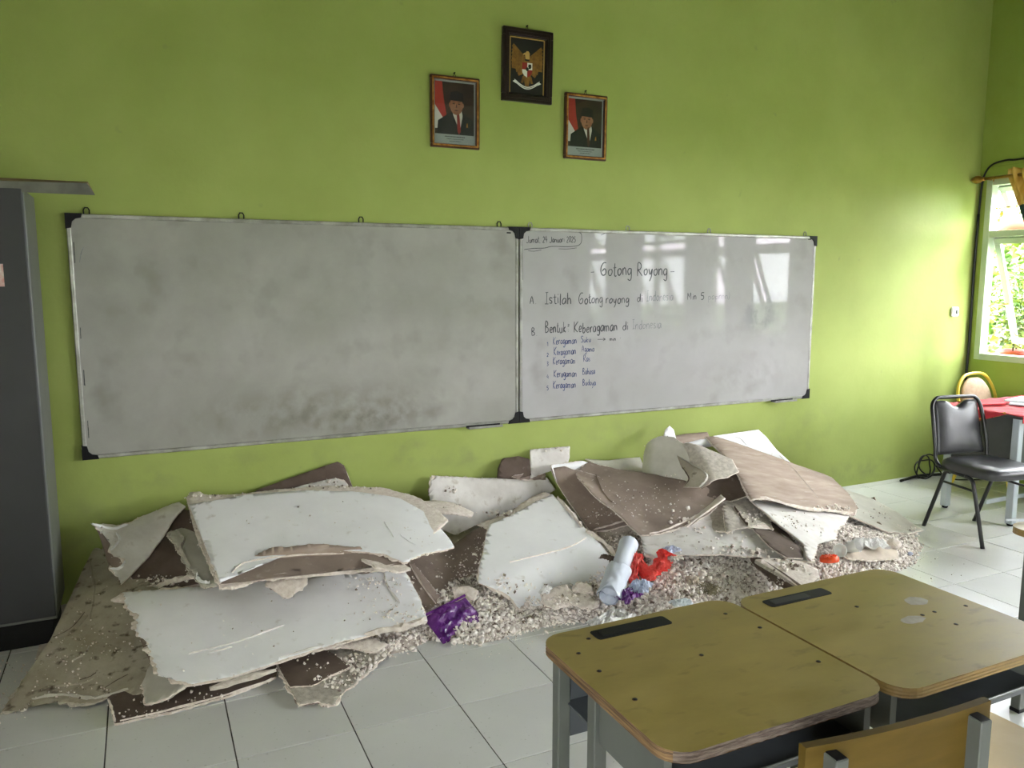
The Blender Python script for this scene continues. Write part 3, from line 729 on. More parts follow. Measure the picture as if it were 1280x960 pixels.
scribble(board1, [(104.5, 309), (101.5, 316), (99.5, 328)], .003, 'inkfade')

for cx_, cz_, sx_, sz_, st_ in ((.3, .62, .3, .1, .55), (1.0, .66, .7, .10, .4), (1.75, .62, .22, .12, .6), (2.1, .56, .3, .12, .5), (.0, .35, .4, .3, .5), (3.2, .62, .6, .14, .35), (4.9, .5, .6, .3, .3), (5.6, .12, .9, .12, .5), (2.2, .05, 3.5, .12, .6), (6.2, 1.1, .5, .5, .2)):
    add_stain(MT['wall'], (cx_, 0, cz_), (sx_, .3, sz_), srgb(118, 118, 88), st_ * .7, 7)
t_marks = random.Random(6)
# ------------------------------------------------------------------ wall frames
def picture_frame(cpx, size, label, name, fw_, mats, tilt=0.0, lean=.02, depth=.025, hookpx=None):
    """frame whose origin is its centre; outer ring in two colours"""
    c = cpx
    t = thing(name, label, 'picture', c, rot=(R_(lean * 57), 0, 0))
    w, h = size
    def bar(nm, c, s, m, bev=.004):
        b = MB(); b.box(c, s, m, bev=bev); b.build(nm, t)
    o1, o2 = mats
    for z, nm in ((h / 2 - fw_ / 2, 'frame_bar'), (-h / 2 + fw_ / 2, 'frame_bar')):
        b = MB(); b.box((0, -depth / 2, z), (w, depth, fw_), o1, bev=.004); b.box((0, -depth, z - math.copysign(fw_ * .12, z)), (w - fw_ * .9, .008, fw_ * .42), o2, bev=.002); b.build(nm, t)
    for x in (-w / 2 + fw_ / 2, w / 2 - fw_ / 2):
        b = MB(); b.box((x, -depth / 2, 0), (fw_, depth, h - 2 * fw_), o1, bev=.003); b.box((x - math.copysign(fw_ * .12, x), -depth, 0), (fw_ * .42, .008, h - fw_ * .9), o2, bev=.002); b.build(nm if False else 'frame_bar', t)
    b = MB(); b.tube([(-.01, -.003, h / 2), (0, -.003, h / 2 + .022), (.01, -.003, h / 2)], .002, 'black', 6); b.lathe([(.004, -.012), (.004, .004)], (0, 0, h / 2 + .022), 'black', 8, 'Y'); b.build('hanging_nail', t)
    return t

def poly(b, pts, y, m): b.add([(p[0], y, p[1]) for p in pts], [tuple(range(len(pts)))], m)
def ell(cx, cy, rx, ry, n=20, a0=0, a1=360): return [(cx + rx * math.cos(R_(a0 + (a1 - a0) * k / n)), cy + ry * math.sin(R_(a0 + (a1 - a0) * k / n))) for k in range(n + (a1 - a0 < 360))]

def portrait(c, size, label, seed, tiemat):
    t = picture_frame(c, size, label, 'framed_portrait', .022, ('pbrown', 'pgold'))
    w, h = size[0] - .04, size[1] - .04
    b = MB(); b.box((0, -.006, 0), (w, .004, h), 'mount'); b.build('photo_mount', t)
    b = MB(); L, Rr, T, B = -w / 2 + .01, w / 2 - .012, h / 2 - .012, -h / 2 + .058
    y = -.0085
    poly(b, [(L, B), (Rr, B), (Rr, T), (L, T)], y, 'pbg')
    y -= .0004
    poly(b, [(L, T - .01), (L, T), (L + .045, T), (L + .055, T - .10), (L + .075, T - .2), (L + .05, B + .09), (L, T - .13)], y, 'flagred')
    poly(b, [(L, T - .13), (L + .05, B + .09), (L + .06, B + .03), (L, B + .03)], y, 'ewhite')
    sc = w / .27; cx = .012 * sc; hy = T - .115 * sc * 1.05
    y -= .0004
    # suit with shoulders
    poly(b, [(cx - .125 * sc, B), (cx - .118 * sc, B + .075 * sc), (cx - .05 * sc, B + .12 * sc), (cx - .025 * sc, B + .135 * sc), (cx + .03 * sc, B + .135 * sc), (cx + .06 * sc, B + .115 * sc), (min(cx + .11 * sc, Rr), B + .085 * sc), (min(cx + .118 * sc, Rr), B)], y, 'suit')
    y -= .0004
    poly(b, [(cx - .028 * sc, B + .15 * sc), (cx + .028 * sc, B + .15 * sc), (cx + .038 * sc, B + .11 * sc), (cx + .02 * sc, B + .02 * sc), (cx - .022 * sc, B + .11 * sc), ], y, 'ewhite')
    poly(b, [(cx - .02 * sc, B + .13 * sc), (cx + .022 * sc, B + .13 * sc), (cx + .02 * sc, hy - .03 * sc), (cx - .02 * sc, hy - .03 * sc)], y - .0003, 'skin')
    y -= .0006
    poly(b, [(cx + .0 * sc, B + .125 * sc), (cx + .016 * sc, B + .125 * sc), (cx + .026 * sc, B + .02 * sc), (cx + .014 * sc, B), (cx + .004 * sc, B + .02 * sc)], y, tiemat)
    poly(b, ell(cx - .002, hy - .008 * sc, .041 * sc, .056 * sc), y, 'skin')
    for sx in (-1, 1): poly(b, ell(cx - .002 + sx * .041 * sc, hy - .008 * sc, .007 * sc, .014 * sc, 10), y + .0001, 'skin')
    y -= .0004
    for sx in (-1, 1):
        poly(b, ell(cx - .002 + sx * .017 * sc, hy - .0 * sc, .0085 * sc, .003 * sc, 8), y, 'suit')
        poly(b, [(cx - .002 + sx * .009 * sc, hy + .01 * sc), (cx - .002 + sx * .026 * sc, hy + .012 * sc), (cx - .002 + sx * .026 * sc, hy + .009 * sc), (cx - .002 + sx * .009 * sc, hy + .007 * sc)][::1], y, 'pbg')
    poly(b, [(cx - .006 * sc, hy - .022 * sc), (cx + .002 * sc, hy - .022 * sc), (cx - .001 * sc, hy + .002 * sc)], y, 'pbrown')
    poly(b, [(cx - .016 * sc, hy - .036 * sc), (cx + .012 * sc, hy - .036 * sc), (cx + .004 * sc, hy - .041 * sc), (cx - .009 * sc, hy - .041 * sc)], y, 'pbrown')
    # black cap
    poly(b, [(cx - .046 * sc, hy + .018 * sc), (cx + .044 * sc, hy + .014 * sc), (cx + .04 * sc, hy + .06 * sc), (cx + .0 * sc, hy + .075 * sc), (cx - .038 * sc, hy + .064 * sc)], y - .0003, 'suit')
    poly(b, [(cx + .06 * sc, B + .045 * sc), (cx + .072 * sc, B + .045 * sc), (cx + .07 * sc, B + .07 * sc), (cx + .064 * sc, B + .07 * sc)], y, 'pgold')
    b.build('printed_photo', t)
    # caption: three rows of tiny print strokes under the photo
    b = MB(); rr = random.Random(seed)
    for row, (half, hh) in enumerate(((.062, .006), (.05, .0035), (.034, .0035))):
        x = -half
        while x < half:
            ww = rr.uniform(.003, .008); b.add([(x, -.0086, -h / 2 + .042 - row * .012), (x + ww, -.0086, -h / 2 + .042 - row * .012), (x + ww, -.0086, -h / 2 + .042 - row * .012 + hh), (x, -.0086, -h / 2 + .042 - row * .012 + hh)], [(0, 1, 2, 3)], 'ink'); x += ww + .0025
    b.build('caption', t)
    b = MB(); b.box((0, -.0145, 0), (w, .0015, h), 'pglass'); b.build('picture_glass', t)
    return t
portrait((2.03, -.004, 2.622), (.305, .402), 'left framed official portrait of a person in black cap and dark suit, red tie', 1, 'ered')
portrait((2.91, -.004, 2.609), (.304, .398), 'right framed official portrait of a person in black cap, lower and narrower in view', 2, 'pbrown')
t = picture_frame((2.498, -.004, 2.932), (.335, .42), 'dark wooden frame with the golden eagle state emblem, hung above the portraits', 'framed_emblem', .045, ('ebony', 'ebony'), lean=.035, depth=.03)
b = MB(); b.box((0, -.008, 0), (.26, .004, .345), 'edark'); b.build('backing', t)
b = MB()
for s in (-1, 1): b.box((s * .114, -.012, .0), (.006, .002, .315), 'egoldl')
b.box((0, -.012, .158), (.228, .002, .006), 'egoldl'); b.build('inner_border', t)
b = MB(); y = -.0125
for s in (-1, 1):
    # wing built of long feathers fanning upward and out
    for k in range(9):
        u = k / 8; tipx = s * (.103 - .045 * u * u * (0) - .0 - u * .035); tipz = .118 - u * .19
        tip = (s * (.098 + .006 * math.sin(u * 3.1)) if k < 7 else s * (.088 - (k - 6) * .014), .112 - u * .165)
        base = (s * .018, .045 - u * .075)
        d = Vector((tip[0] - base[0], tip[1] - base[1])); n_ = Vector((-d.y, d.x)).normalized() * .017
        poly(b, [(base[0] - n_.x * .6, base[1] - n_.y * .6), (tip[0] - n_.x * .7, tip[1] - n_.y * .7), tip, (tip[0] + n_.x * .5, tip[1] + n_.y * .5), (base[0] + n_.x * .6, base[1] + n_.y * .6)], y - .0002 * k, 'egold')
b.build('emblem_wings', t)
b = MB()
poly(b, [(-.02, .03), (.02, .03), (.026, -.05), (.012, -.115), (-.012, -.115), (-.026, -.05)], -.0142, 'egold')
poly(b, [(-.012, .04), (-.016, .068), (-.006, .086), (.008, .086), (.016, .074), (.014, .04)], -.0146, 'egoldl')
poly(b, [(-.014, .078), (-.03, .068), (-.026, .062), (-.012, .066)], -.0148, 'egoldl')
for s in (-1, 1): poly(b, [(s * .012, -.055), (s * .03, -.06), (s * .042, -.098), (s * .026, -.098)][::s], -.0144, 'egold')
b.build('emblem_eagle', t)
b = MB()
poly(b, [(-.034, .02), (0, .02), (0, -.02), (-.034, -.02)], -.0155, 'ered'); poly(b, [(0, .02), (.034, .02), (.034, -.02), (0, -.02)], -.0155, 'ewhite')
poly(b, [(-.034, -.02), (0, -.02), (0, -.064), (-.02, -.054), (-.032, -.038)], -.0155, 'ewhite'); poly(b, [(0, -.02), (.034, -.02), (.032, -.038), (.02, -.054), (0, -.064)], -.0155, 'ered')
poly(b, [(.008, .012), (.026, .012), (.028, -.004), (.022, -.014), (.012, -.014), (.006, -.004)], -.0158, 'edark')
poly(b, [(-.026, -.03), (-.012, -.03), (-.008, -.05), (-.018, -.048)], -.0158, 'ewhite')
poly(b, ell(0, -.017, .011, .013, 5, 90, 450), -.0162, 'edark')
b.build('emblem_shield', t)
b = MB(); N = 14
arc = [(-.068 + .136 * k / N, -.098 - .028 * math.sin(math.pi * k / N)) for k in range(N + 1)]
b.add([(p[0], -.0156, p[1] + .008) for p in arc] + [(p[0], -.0156, p[1] - .008) for p in arc], [(k, k + 1, N + 2 + k, N + 1 + k) for k in range(N)], 'ewhite')
for s in (-1, 1): poly(b, [(s * .066, -.09), (s * .088, -.078), (s * .082, -.084), (s * .096, -.094), (s * .07, -.106)][::s], -.0154, 'ewhite')
b.add([(p[0], -.0158, p[1] + .0012) for p in arc[2:-2]] + [(p[0], -.0158, p[1] - .0012) for p in arc[2:-2]], [(k, k + 1, N - 3 + k + 1, N - 3 + k) for k in range(N - 4)], 'suit')
b.build('emblem_ribbon', t)

# ------------------------------------------------------------------ switch, cables
t = thing('doorbell_switch', 'small white push switch on the green wall near the corner', 'switch', (6.541, 0, 1.385))
b = MB(); b.box((0, -.012, 0), (.085, .024, .085), 'swhite', bev=.01); b.build('housing', t)
b = MB(); b.lathe([(.018, 0), (.018, -.006), (.012, -.008)], (0.008, -.024, 0), 'sgrey', 14, 'Y'); b.build('push_button', t)
def P_(px, py, **k): return at(px, py, **k)
b = MB()
pts = [(XR - .012, -1.8, 2.66), (XR - .012, -.9, 2.65), P_(1280, 198, X=XR - .012), P_(1258, 200, X=XR - .012), P_(1240, 206, X=XR - .012), P_(1231, 218, X=XR - .012), (XR - .014, -.03, 2.42), (XR - .014, -.022, 2.2)]
b.tube(spline(pts, 5), .008, 'cable', 8)
pts = [(XR - .014, -.022, 2.2), (XR - .016, -.02, 1.7), (XR - .014, -.024, 1.2), (XR - .016, -.02, .7), (XR - .018, -.03, .2), (XR - .05, -.06, .02), (XR - .3, -.1, .012), (6.2, -.05, .012), (5.9, -.1, .01)]
b.tube(spline(pts, 5), .011, 'cable', 8)
tag(b.build('power_cable'), 'black cable running down the room corner and over the window', 'cable')
b = MB(); b.tube([(XR - .01, -.03, 1.1 + k * .004) for k in range(2)], .001, 'cable', 4)
t = thing('cable_coil', 'loose black cable loops lying on the floor against the front wall', 'cable', (6.22, -.10, 0))
b = MB()
rr = random.Random(4)
pts = []
for k in range(46):
    a = k * .42; rad = .085 + .03 * math.sin(k * .7)
    pts.append((-.05 + rad * math.cos(a) * 1.2, -.01 - .035 * math.cos(k * .3) + 0.02 * math.sin(a), .13 + rad * math.sin(a)))
pts = [(p[0], min(p[1], -.0) , max(p[2] - .03, .012)) for p in pts] + [(.1, -.12, .012), (.3, -.25, .01), (.5, -.3, .01)]
b.tube(spline(pts, 3), .006, 'cable', 6); b.build('cable_loops', t)

# ------------------------------------------------------------------ cabinet at the left
CX = -.117
t = thing('steel_cabinet', 'tall dark grey steel cabinet standing in the left corner', 'cabinet', (CX - .45, -.3, 0))
b = MB(); b.box((0, .01, 1.08), (.9, .38, 1.92), 'cabside', bev=.004); b.build('body', t)
for s in (-1, 1):
    b = MB(); b.box((s * .224, -.192, 1.09), (.445, .02, 1.90), 'cab', bev=.004); d = b.build('door', t)
    q = MB(); q.box((-s * .18 + s * .224 * 1, -.212, 1.05), (.02, .02, .12), 'alu', bev=.004); q.build('handle', d)
b = MB(); b.box((0, .01, .06), (.86, .34, .12), 'black'); b.build('shade_block', t)  # black block in place of the shade between the cabinet's legs
P = at(2, 344, Y=-.505)
b = MB(); b.box((P.x - t.location.x - .03, -.203, P.z), (.075, .002, .095), 'sticker'); b.build('sticker', t)
t = thing('loose_plank', 'loose wooden plank sticking out over the cabinet top', 'plank', (-.2, -.46, 2.06))
b = MB()
pa, pb, pc, pd = at(-60, 222, Y=-.42), at(113, 229, Y=-.42), at(119, 244, Y=-.50), at(-60, 241, Y=-.5)
L = Vector(t.location)
zt, zb = pb.z + .008, pc.z
b.add([Vector((-.95, -.50, zb)) - L, Vector((pc.x, -.50, zb)) - L, Vector((pb.x, -.42, zt - .03)) - L, Vector((-.95, -.42, zt - .03)) - L,
       Vector((-.95, -.50, zb + .03)) - L, Vector((pb.x - .01, -.50, zb + .05)) - L, Vector((pb.x - .01, -.40, zt)) - L, Vector((-.95, -.40, zt)) - L],
      [(0, 3, 2, 1), (4, 5, 6, 7), (1, 2, 6, 5), (0, 4, 7, 3)], 'plank')
b.add([Vector((-.95, -.50, zb)) - L, Vector((pc.x, -.50, zb)) - L, Vector((pb.x - .01, -.50, zb + .05)) - L, Vector((-.95, -.50, zb + .03)) - L], [(0, 1, 2, 3)], 'plankedge')
b.add([Vector((-.95, -.42, zt - .03)) - L, Vector((pb.x, -.42, zt - .03)) - L, Vector((pb.x - .01, -.40, zt)) - L, Vector((-.95, -.40, zt)) - L], [(3, 2, 1, 0)], 'plank')
b.build('board', t)

# ------------------------------------------------------------------ student desks
def student_desk(name, label, cx, cy, w, d, ztop, seed, legx=None, worn=True, patches=(), holes=(), th=.026):
    t = thing(name, label, 'desk', (cx, cy, 0))
    rr = random.Random(seed)
    # top with a real tray slot near the far edge
    pts = rounded(w, d, .065, 6)
    bm = bmesh.new()
    tx, ty, tw, td = -w * .5 + .26, d / 2 - .055, .23, .045
    if seed == 2: tx = -w * .5 + .19; ty = d / 2 - .07; td = .04
    tray = rounded(tw, td, .008, 2)
    vo = [bm.verts.new((p[0], p[1], ztop)) for p in pts]; vi = [bm.verts.new((tx + p[0], ty + p[1], ztop)) for p in tray]
    eo = [bm.edges.new((vo[i], vo[(i + 1) % len(vo)])) for i in range(len(vo))]; ei = [bm.edges.new((vi[i], vi[(i + 1) % len(vi)])) for i in range(len(vi))]
    bmesh.ops.triangle_fill(bm, use_beauty=True, use_dissolve=False, edges=eo + ei)
    bm.verts.ensure_lookup_table()
    b = MB(); b.add([v.co.copy() for v in bm.verts], [[v.index for v in f.verts] for f in bm.faces], 'desktop'); bm.free()
    n = len(pts)
    fine = []
    for i in range(n):
        a, c = Vector(pts[i]), Vector(pts[(i + 1) % n]); kk = max(1, int((c - a).length / .012))
        for k in range(kk): fine.append(a.lerp(c, k / kk))
    n = len(fine)
    lay = 6
    rings = [[(p.x, p.y, ztop) for p in fine]]
    for L_ in range(1, lay + 1):
        z = ztop - th * L_ / lay
        ring = []
        for p in fine:
            wear = 0
            if p.y < -d / 2 + .03 and worn: wear = rr.uniform(0, .0016)
            off = (.0012 if L_ % 2 else 0) + wear
            l_ = max(p.length, 1e-6); ring.append((p.x - p.x / l_ * off, p.y - (p.y / l_) * off + (wear if p.y < 0 else 0), z))
        rings.append(ring)
    vs = [v for r_ in rings for v in r_]
    fa, fb = [], []
    for L_ in range(lay):
        for i in range(n):
            f = (L_ * n + i, (L_ + 1) * n + i, (L_ + 1) * n + (i + 1) % n, L_ * n + (i + 1) % n)
            (fb if (worn and fine[i].y < -d / 2 + .02) or (seed == 2 and fine[i].y < -d / 2 + .02 and fine[i].x > .12) else fa).append(f)
    b.add(vs, fa, 'ply' if seed == 1 else 'edgeband'); 
    if fb: b.add(vs, fb, 'chip')
    b.add([(p.x, p.y, ztop - th) for p in fine], [tuple(range(n))[::-1]], 'ply')
    o = b.build('desktop', t)
    # tray
    b = MB()
    b.prism(rounded(tw + .008, td + .008, .01, 3), ztop - .0003, ztop + .0015, 'black', o=Vector((tx, ty, 0)))
    tr = b
    b2 = MB(); b2.box((tx - tw * .13, ty, ztop + .0022), (tw * .6, td * .7, .002), 'traygrey' if seed == 2 else 'black', bev=.0006)
    b2.build('tray_plate', tr.build('pencil_tray', t))
    for (hx, hy) in holes:
        q = MB(); q.lathe([(.0068, ztop - .001), (.0066, ztop + .0003), (.006, ztop + .0004)], (hx - .0012, hy - .0008, 0), 'ply', 9); q.lathe([(.0055, ztop), (.0055, ztop + .0007)], (hx, hy, 0), 'black', 8); q.build('screw_hole', t)
    for (px_, py_, rx, ry, sd) in patches:
        q = MB(); r3 = random.Random(sd); pp = [(px_ + rx * math.cos(a * .45) * r3.uniform(.85, 1.1), py_ + ry * math.sin(a * .45) * r3.uniform(.85, 1.1)) for a in range(14)]
        q.prism(pp, ztop - .0004, ztop + .0005, 'patch'); q.build('worn_patch', t)
    lw = .035
    LX = w / 2 - .025; YF = d / 2 - .09; YN = -d / 2 + .04; YM = YF - .175
    zt = ztop - th
    for sx in (-1, 1):
        for yy in (YF, YM):
            q = MB(); q.box((sx * LX, yy, zt / 2), (lw, lw, zt), 'steel', bev=.003); l = q.build('leg', t)
            q = MB(); q.box((sx * LX, yy, .008), (lw + .004, lw + .004, .016), 'black', bev=.002); q.build('foot_cap', l)
        q = MB(); q.box((sx * LX, (YF + YM) / 2, .10), (.025, YF - YM, .025), 'steel', bev=.002); q.build('side_rail', t)
        q = MB(); q.box((sx * LX, (YM + YN) / 2 - .012, zt - .056), (.02, YM - YN - .03, .11), 'steel'); q.build('side_panel', t)
    q = MB(); q.box((0, YF, zt - .11), (2 * LX - lw, .012, .2), 'steeldark'); q.build('modesty_panel', t)
    q = MB(); q.box((0, (YF + YN) / 2, zt - .112), (2 * LX - .02, YF - YN, .004), 'steeldark'); q.build('book_shelf', t)
    q = MB(); q.box((0, YN, zt - .105), (2 * LX - .02, .004, .018), 'steeldark'); q.tube([(-LX, YN - .003, zt - .096), (LX, YN - .003, zt - .096)], .004, 'steel', 6); q.build('shelf_lip', t)
    return t
ZT = .72
c1 = (at(680, 812, Z=ZT), at(905, 757, Z=ZT), at(1100, 860, Z=ZT), at(838, 955, Z=ZT))
x0, x1_, yf, yn = 1.203, 1.825, -2.712, -3.295
# exact fit from the tabletop corners
student_desk('student_desk', 'nearest school desk, olive top with splintered plywood edge and an empty black tray slot', (x0 + x1_) / 2, (yf + yn) / 2, x1_ - x0, yf - yn, ZT, 1,
    holes=[(-.255, .17), (-.255, .07), (-.25, -.075), (.24, .20), (.265, .09), (.26, -.12), (.02, .03), (-.19, .23)])
x0, x1_, yf, yn = 1.833, 2.465, -2.735, -3.318
student_desk('student_desk', 'second school desk to the right, olive top with two grey worn patches', (x0 + x1_) / 2, (yf + yn) / 2, x1_ - x0, yf - yn, ZT, 2, worn=False,
    patches=((.05, -.03, .042, .022, 3), (.17, .055, .04, .028, 4)), holes=[(.13, -.10), (.1, -.02), (.15, -.02), (.27, -.03), (-.02, .1)])
P3 = at(1262, 660, Z=ZT)
student_desk('student_desk', 'school desk at the right picture border with only its rounded corner showing', P3.x + .33, P3.y - .26, .62, .58, ZT, 4, worn=False)
t = thing('wooden_stick', 'thin pale stick lying over the corner of the border desk', 'stick', at(1258, 650, Z=ZT + .01))
b = MB(); b.tube([(0, 0, .0), (.3, -.12, .0)], .0045, 'paper', 8); b.build('stick', t)

def student_chair(label, c, w, ztop, rz, seed):
    """origin under the backrest centre; the chair faces local +Y"""
    t = thing('student_chair', label, 'chair', c, rz)
    # backrest board, gently curved
    b = MB(); nu = 14; H = .2; th = .018
    def yb(u): return -.012 + .03 * (2 * u - 1) ** 2 * -1 + .03
    front, back = [], []
    for k in range(nu + 1):
        u = k / nu; x = -w / 2 + w * u; y = .012 * (1 - (2 * u - 1) ** 2) * -1
        front.append((x, y + th / 2)); back.append((x, y - th / 2))
    pts = front + back[::-1]
    b.prism(pts[::-1], ztop - H, ztop, 'chairwood', 'chairwood'); b.build('backrest', t)
    for sx in (-1, 1):
        q = MB(); q.box((sx * (w / 2 - .055), -.028, (ztop - .015) / 2), (.03, .035, ztop - .015), 'steel', bev=.002)
        q.box((sx * (w / 2 - .055), -.028, ztop - .0144), (.024, .029, .002), 'black'); q.build('back_leg', t)
        q = MB(); q.lathe([(.006, 0), (.006, .003)], (sx * (w / 2 - .055) + sx * .015, -.028, ztop - .06), 'black', 8, 'X'); q.build('screw', t)
        q = MB(); q.box((sx * (w / 2 - .055), .34, .21), (.03, .03, .42), 'steel', bev=.002); q.build('front_leg', t)
        q = MB(); q.box((sx * (w / 2 - .055), .16, .40), (.025, .34, .025), 'steel', bev=.002); q.build('seat_rail', t)
        q = MB(); q.box((sx * (w / 2 - .055), .16, .12), (.02, .34, .02), 'steel', bev=.002); q.build('stretcher', t)
    q = MB(); q.prism(rounded(w, .38, .03, 4), .415, .433, 'seatwood', o=Vector((0, .19, 0))); q.build('seat', t)
    return t
A_, B_ = at(1003, 932, Z=.79), at(1234, 873, Z=.79)
mid = (A_ + B_) / 2; ang = math.atan2(B_.y - A_.y, B_.x - A_.x)
student_chair('wooden-backed school chair in front of the desks, grey square tube frame', (mid.x, mid.y, 0), (B_ - A_).length + .0, .79, ang, 1)
student_chair('school chair at the lower right corner with only its pale seat edge showing', (mid.x + .62, mid.y - .02, 0), .42, .62, ang + .12, 2)

# ------------------------------------------------------------------ padded chairs
def padded_chair(name, label, loc, rz, tube, pad, round_top=False, w=.42):
    """faces local -Y; feet on z 0"""
    t = thing(name, label, 'chair', loc, rz)
    hw = w / 2
    yb0, yb1 = .17, .27
    ztop = .86
    if not round_top:
        arc = [(-hw, .13, .43), (-hw, .175, .47), (-hw, .19, .56), (-hw + .005, .225, .72), (-hw + .015, .255, .82), (-hw + .05, .265, .865), (-hw + .1, .267, .872)]
    else:
        arc = [(-hw, .13, .43), (-hw, .175, .47), (-hw, .19, .56), (-hw - .01, .225, .70), (-hw + .02, .25, .80), (-hw + .09, .262, .87), (-hw + .17, .267, .892)]
    full = arc + [(-x, y, z) for x, y, z in arc[::-1]]
    b = MB(); b.tube(spline(full, 5), .0125, tube, 10); b.build('back_frame', t)
    # back pad
    b = MB(); nu, nv = 16, 14; fr, bk = [], []
    for j in range(nv + 1):
        v = j / nv; z = .50 + (.35 if not round_top else .36) * v
        yc = .19 + (z - .5) * .215
        ww = (hw - .022 - .02 * v) if not round_top else (hw - .03) * (1 if v < .4 else math.sqrt(max(.05, 1 - ((v - .4) / .6) ** 2 * .93)))
        for i in range(nu + 1):
            u = i / nu * 2 - 1
            zz = z
            if v > .85 and not round_top: zz = z - .045 * math.exp(-(u / .3) ** 2) * (v - .85) / .15     # scooped hand hold
            e = (1 - abs(u) ** 4) * (1 - abs(2 * v - 1) ** 6)
            bul = .028 * e
            fr.append((u * ww, yc - .006 - bul, zz)); bk.append((u * ww, yc + .008 + bul * .2, zz))
    n1 = nu + 1; K = len(fr); fs = []
    for j in range(nv):
        for i in range(nu):
            a = j * n1 + i; fs.append((a, a + 1, a + n1 + 1, a + n1)); fs.append((K + a, K + a + n1, K + a + n1 + 1, K + a + 1))
    for i in range(nu): fs.append((i, K + i, K + i + 1, i + 1)); a = nv * n1 + i; fs.append((a, a + 1, K + a + 1, K + a))
    for j in range(nv): a = j * n1; fs.append((a, a + n1, K + a + n1, K + a)); a += nu; fs.append((a, K + a, K + a + n1, a + n1))
    b.add(fr + bk, fs, pad, True); b.build('backrest', t)
    # seat cushion
    b = MB(); top, bot = [], []; n = 32
    outl = []
    for k in range(n):
        a = 2 * math.pi * k / n; cx, sx_ = math.cos(a), math.sin(a)
        outl.append((math.copysign(abs(cx) ** .45, cx), math.copysign(abs(sx_) ** .45, sx_)))
    rings = []
    for (s_, z) in ((.95, .425), (1.0, .432), (1.0, .46), (.98, .478), (.9, .49), (.6, .497), (.0001, .5)):
        rings.append([(p[0] * (hw + .01) * s_, -.045 + p[1] * .225 * s_, z) for p in outl])
    vs = [v for r_ in rings for v in r_]; fs = [(L_ * n + i, L_ * n + (i + 1) % n, (L_ + 1) * n + (i + 1) % n, (L_ + 1) * n + i) for L_ in range(len(rings) - 1) for i in range(n)]
    fs.append(tuple(range(n))[::-1]); b.add(vs, fs, pad, True); b.build('seat', t)
    for s in (-1, 1):
        X = s * hw
        b = MB(); b.tube(spline([(X, .24, 0.0), (X, .12, .33), (X, .09, .405), (X, .05, .418)], 5), .0125, tube, 10); b.build('leg', t)
        b = MB(); b.tube(spline([(X, -.24, 0.0), (X, -.15, .33), (X, -.12, .405), (X, -.07, .418)], 5), .0125, tube, 10); b.build('leg', t)
        b = MB(); b.tube([(X, -.1, .418), (X, .13, .425)], .0115, tube, 8); b.build('side_rail', t)
        b = MB(); b.tube([(X, .145, .26), (X, -.185, .26)] if False else [(X, .115, .345), (X, -.15, .34)], .008, tube, 8); b.build('stretcher', t)
    return t
fA, fC, fB = Vector((5.035, -.977, 0)), Vector((5.446, -1.05, 0)), Vector((4.947, -1.449, 0))
rear = (fA + fC) / 2; latv = (fC - fA).normalized(); fwd = (fB - fA).normalized()
ctr = rear + fwd * .24
padded_chair('padded_chair', 'black vinyl padded stacking chair standing by the debris', ctr, math.atan2(latv.y, latv.x), 'blacktube', 'vinyl')
padded_chair('padded_chair', 'beige padded chair with yellow round-topped frame behind the teacher desk', (6.46, -.55, 0), .04, 'gold', 'beigefab', True, .47)

# ------------------------------------------------------------------ teacher desk
DX0, DX1, DY0, DY1 = 5.50, 6.62, -1.28, -.70
t = thing('teacher_desk', 'teacher desk with pale steel legs and dark side panel in the right corner', 'desk', (DX0, DY0, 0))
L = Vector(t.location); tr = lambda x, y, z: (x - L.x, y - L.y, z)
b = MB(); b.box(tr((DX0 + DX1) / 2, (DY0 + DY1) / 2, .75), (DX1 - DX0, DY1 - DY0, .02), 'panel', bev=.003); b.build('desktop', t)
for x in (5.56, DX1 - .06):
    for y in (-1.225, -.745):
        b = MB(); b.box(tr(x, y, .378), (.05, .05, .724), 'legsteel', bev=.004); l = b.build('leg', t)
        b = MB(); b.lathe([(.018, 0), (.022, .012), (.015, .016)], tr(x, y, 0), 'black', 12); b.build('foot', l)
b = MB(); b.box(tr(DX0 + .56, -1.20, .53), (.96, .012, .42), 'panel'); b.build('modesty_panel', t)
b = MB(); b.box(tr(5.56, -.985, .53), (.012, .43, .42), 'panel'); b.build('side_panel', t)
b = MB(); b.box(tr(DX0 + .6, -1.0, .10), (.95, .02, .03), 'legsteel'); b.build('foot_rail', t)
# cloth: a diamond of red cloth over the desk with a hanging corner and gold trim
def clothz(x, y):
    dx = max(0, DX0 - x, x - DX1); dy = max(0, DY0 - y, y - DY1); return .7625 - min(.22, (dx + dy) * 1.0)
t = thing('table_cloth', 'red cloth with gold trimmed corner hanging over the teacher desk', 'tablecloth', (5.9, -1.0, .7625))
L = Vector(t.location)
b = MB(); nu = 36; vs = []
x0c, x1c, y0c, y1c = DX0 - .16, DX1 - .05, DY0 + .0, DY1 + .0
c_, s_ = math.cos(.32), math.sin(.32)
for j in range(nu + 1):
    for i in range(nu + 1):
        u, v = i / nu, j / nu
        x = DX0 - .012 + (DX1 - DX0 - .02) * u
        y = DY0 - .012 + (DY1 - DY0 + .02) * v
        vs.append((x - L.x, y - L.y, .004 * math.sin(x * 37) * math.sin(y * 31) + .005))
fs = [(j * (nu + 1) + i, j * (nu + 1) + i + 1, (j + 1) * (nu + 1) + i + 1, (j + 1) * (nu + 1) + i) for j in range(nu) for i in range(nu)]
b.add(vs, fs, 'red', True); o = b.build('cloth_top', t); md = o.modifiers.new('t', 'SOLIDIFY'); md.thickness = .003
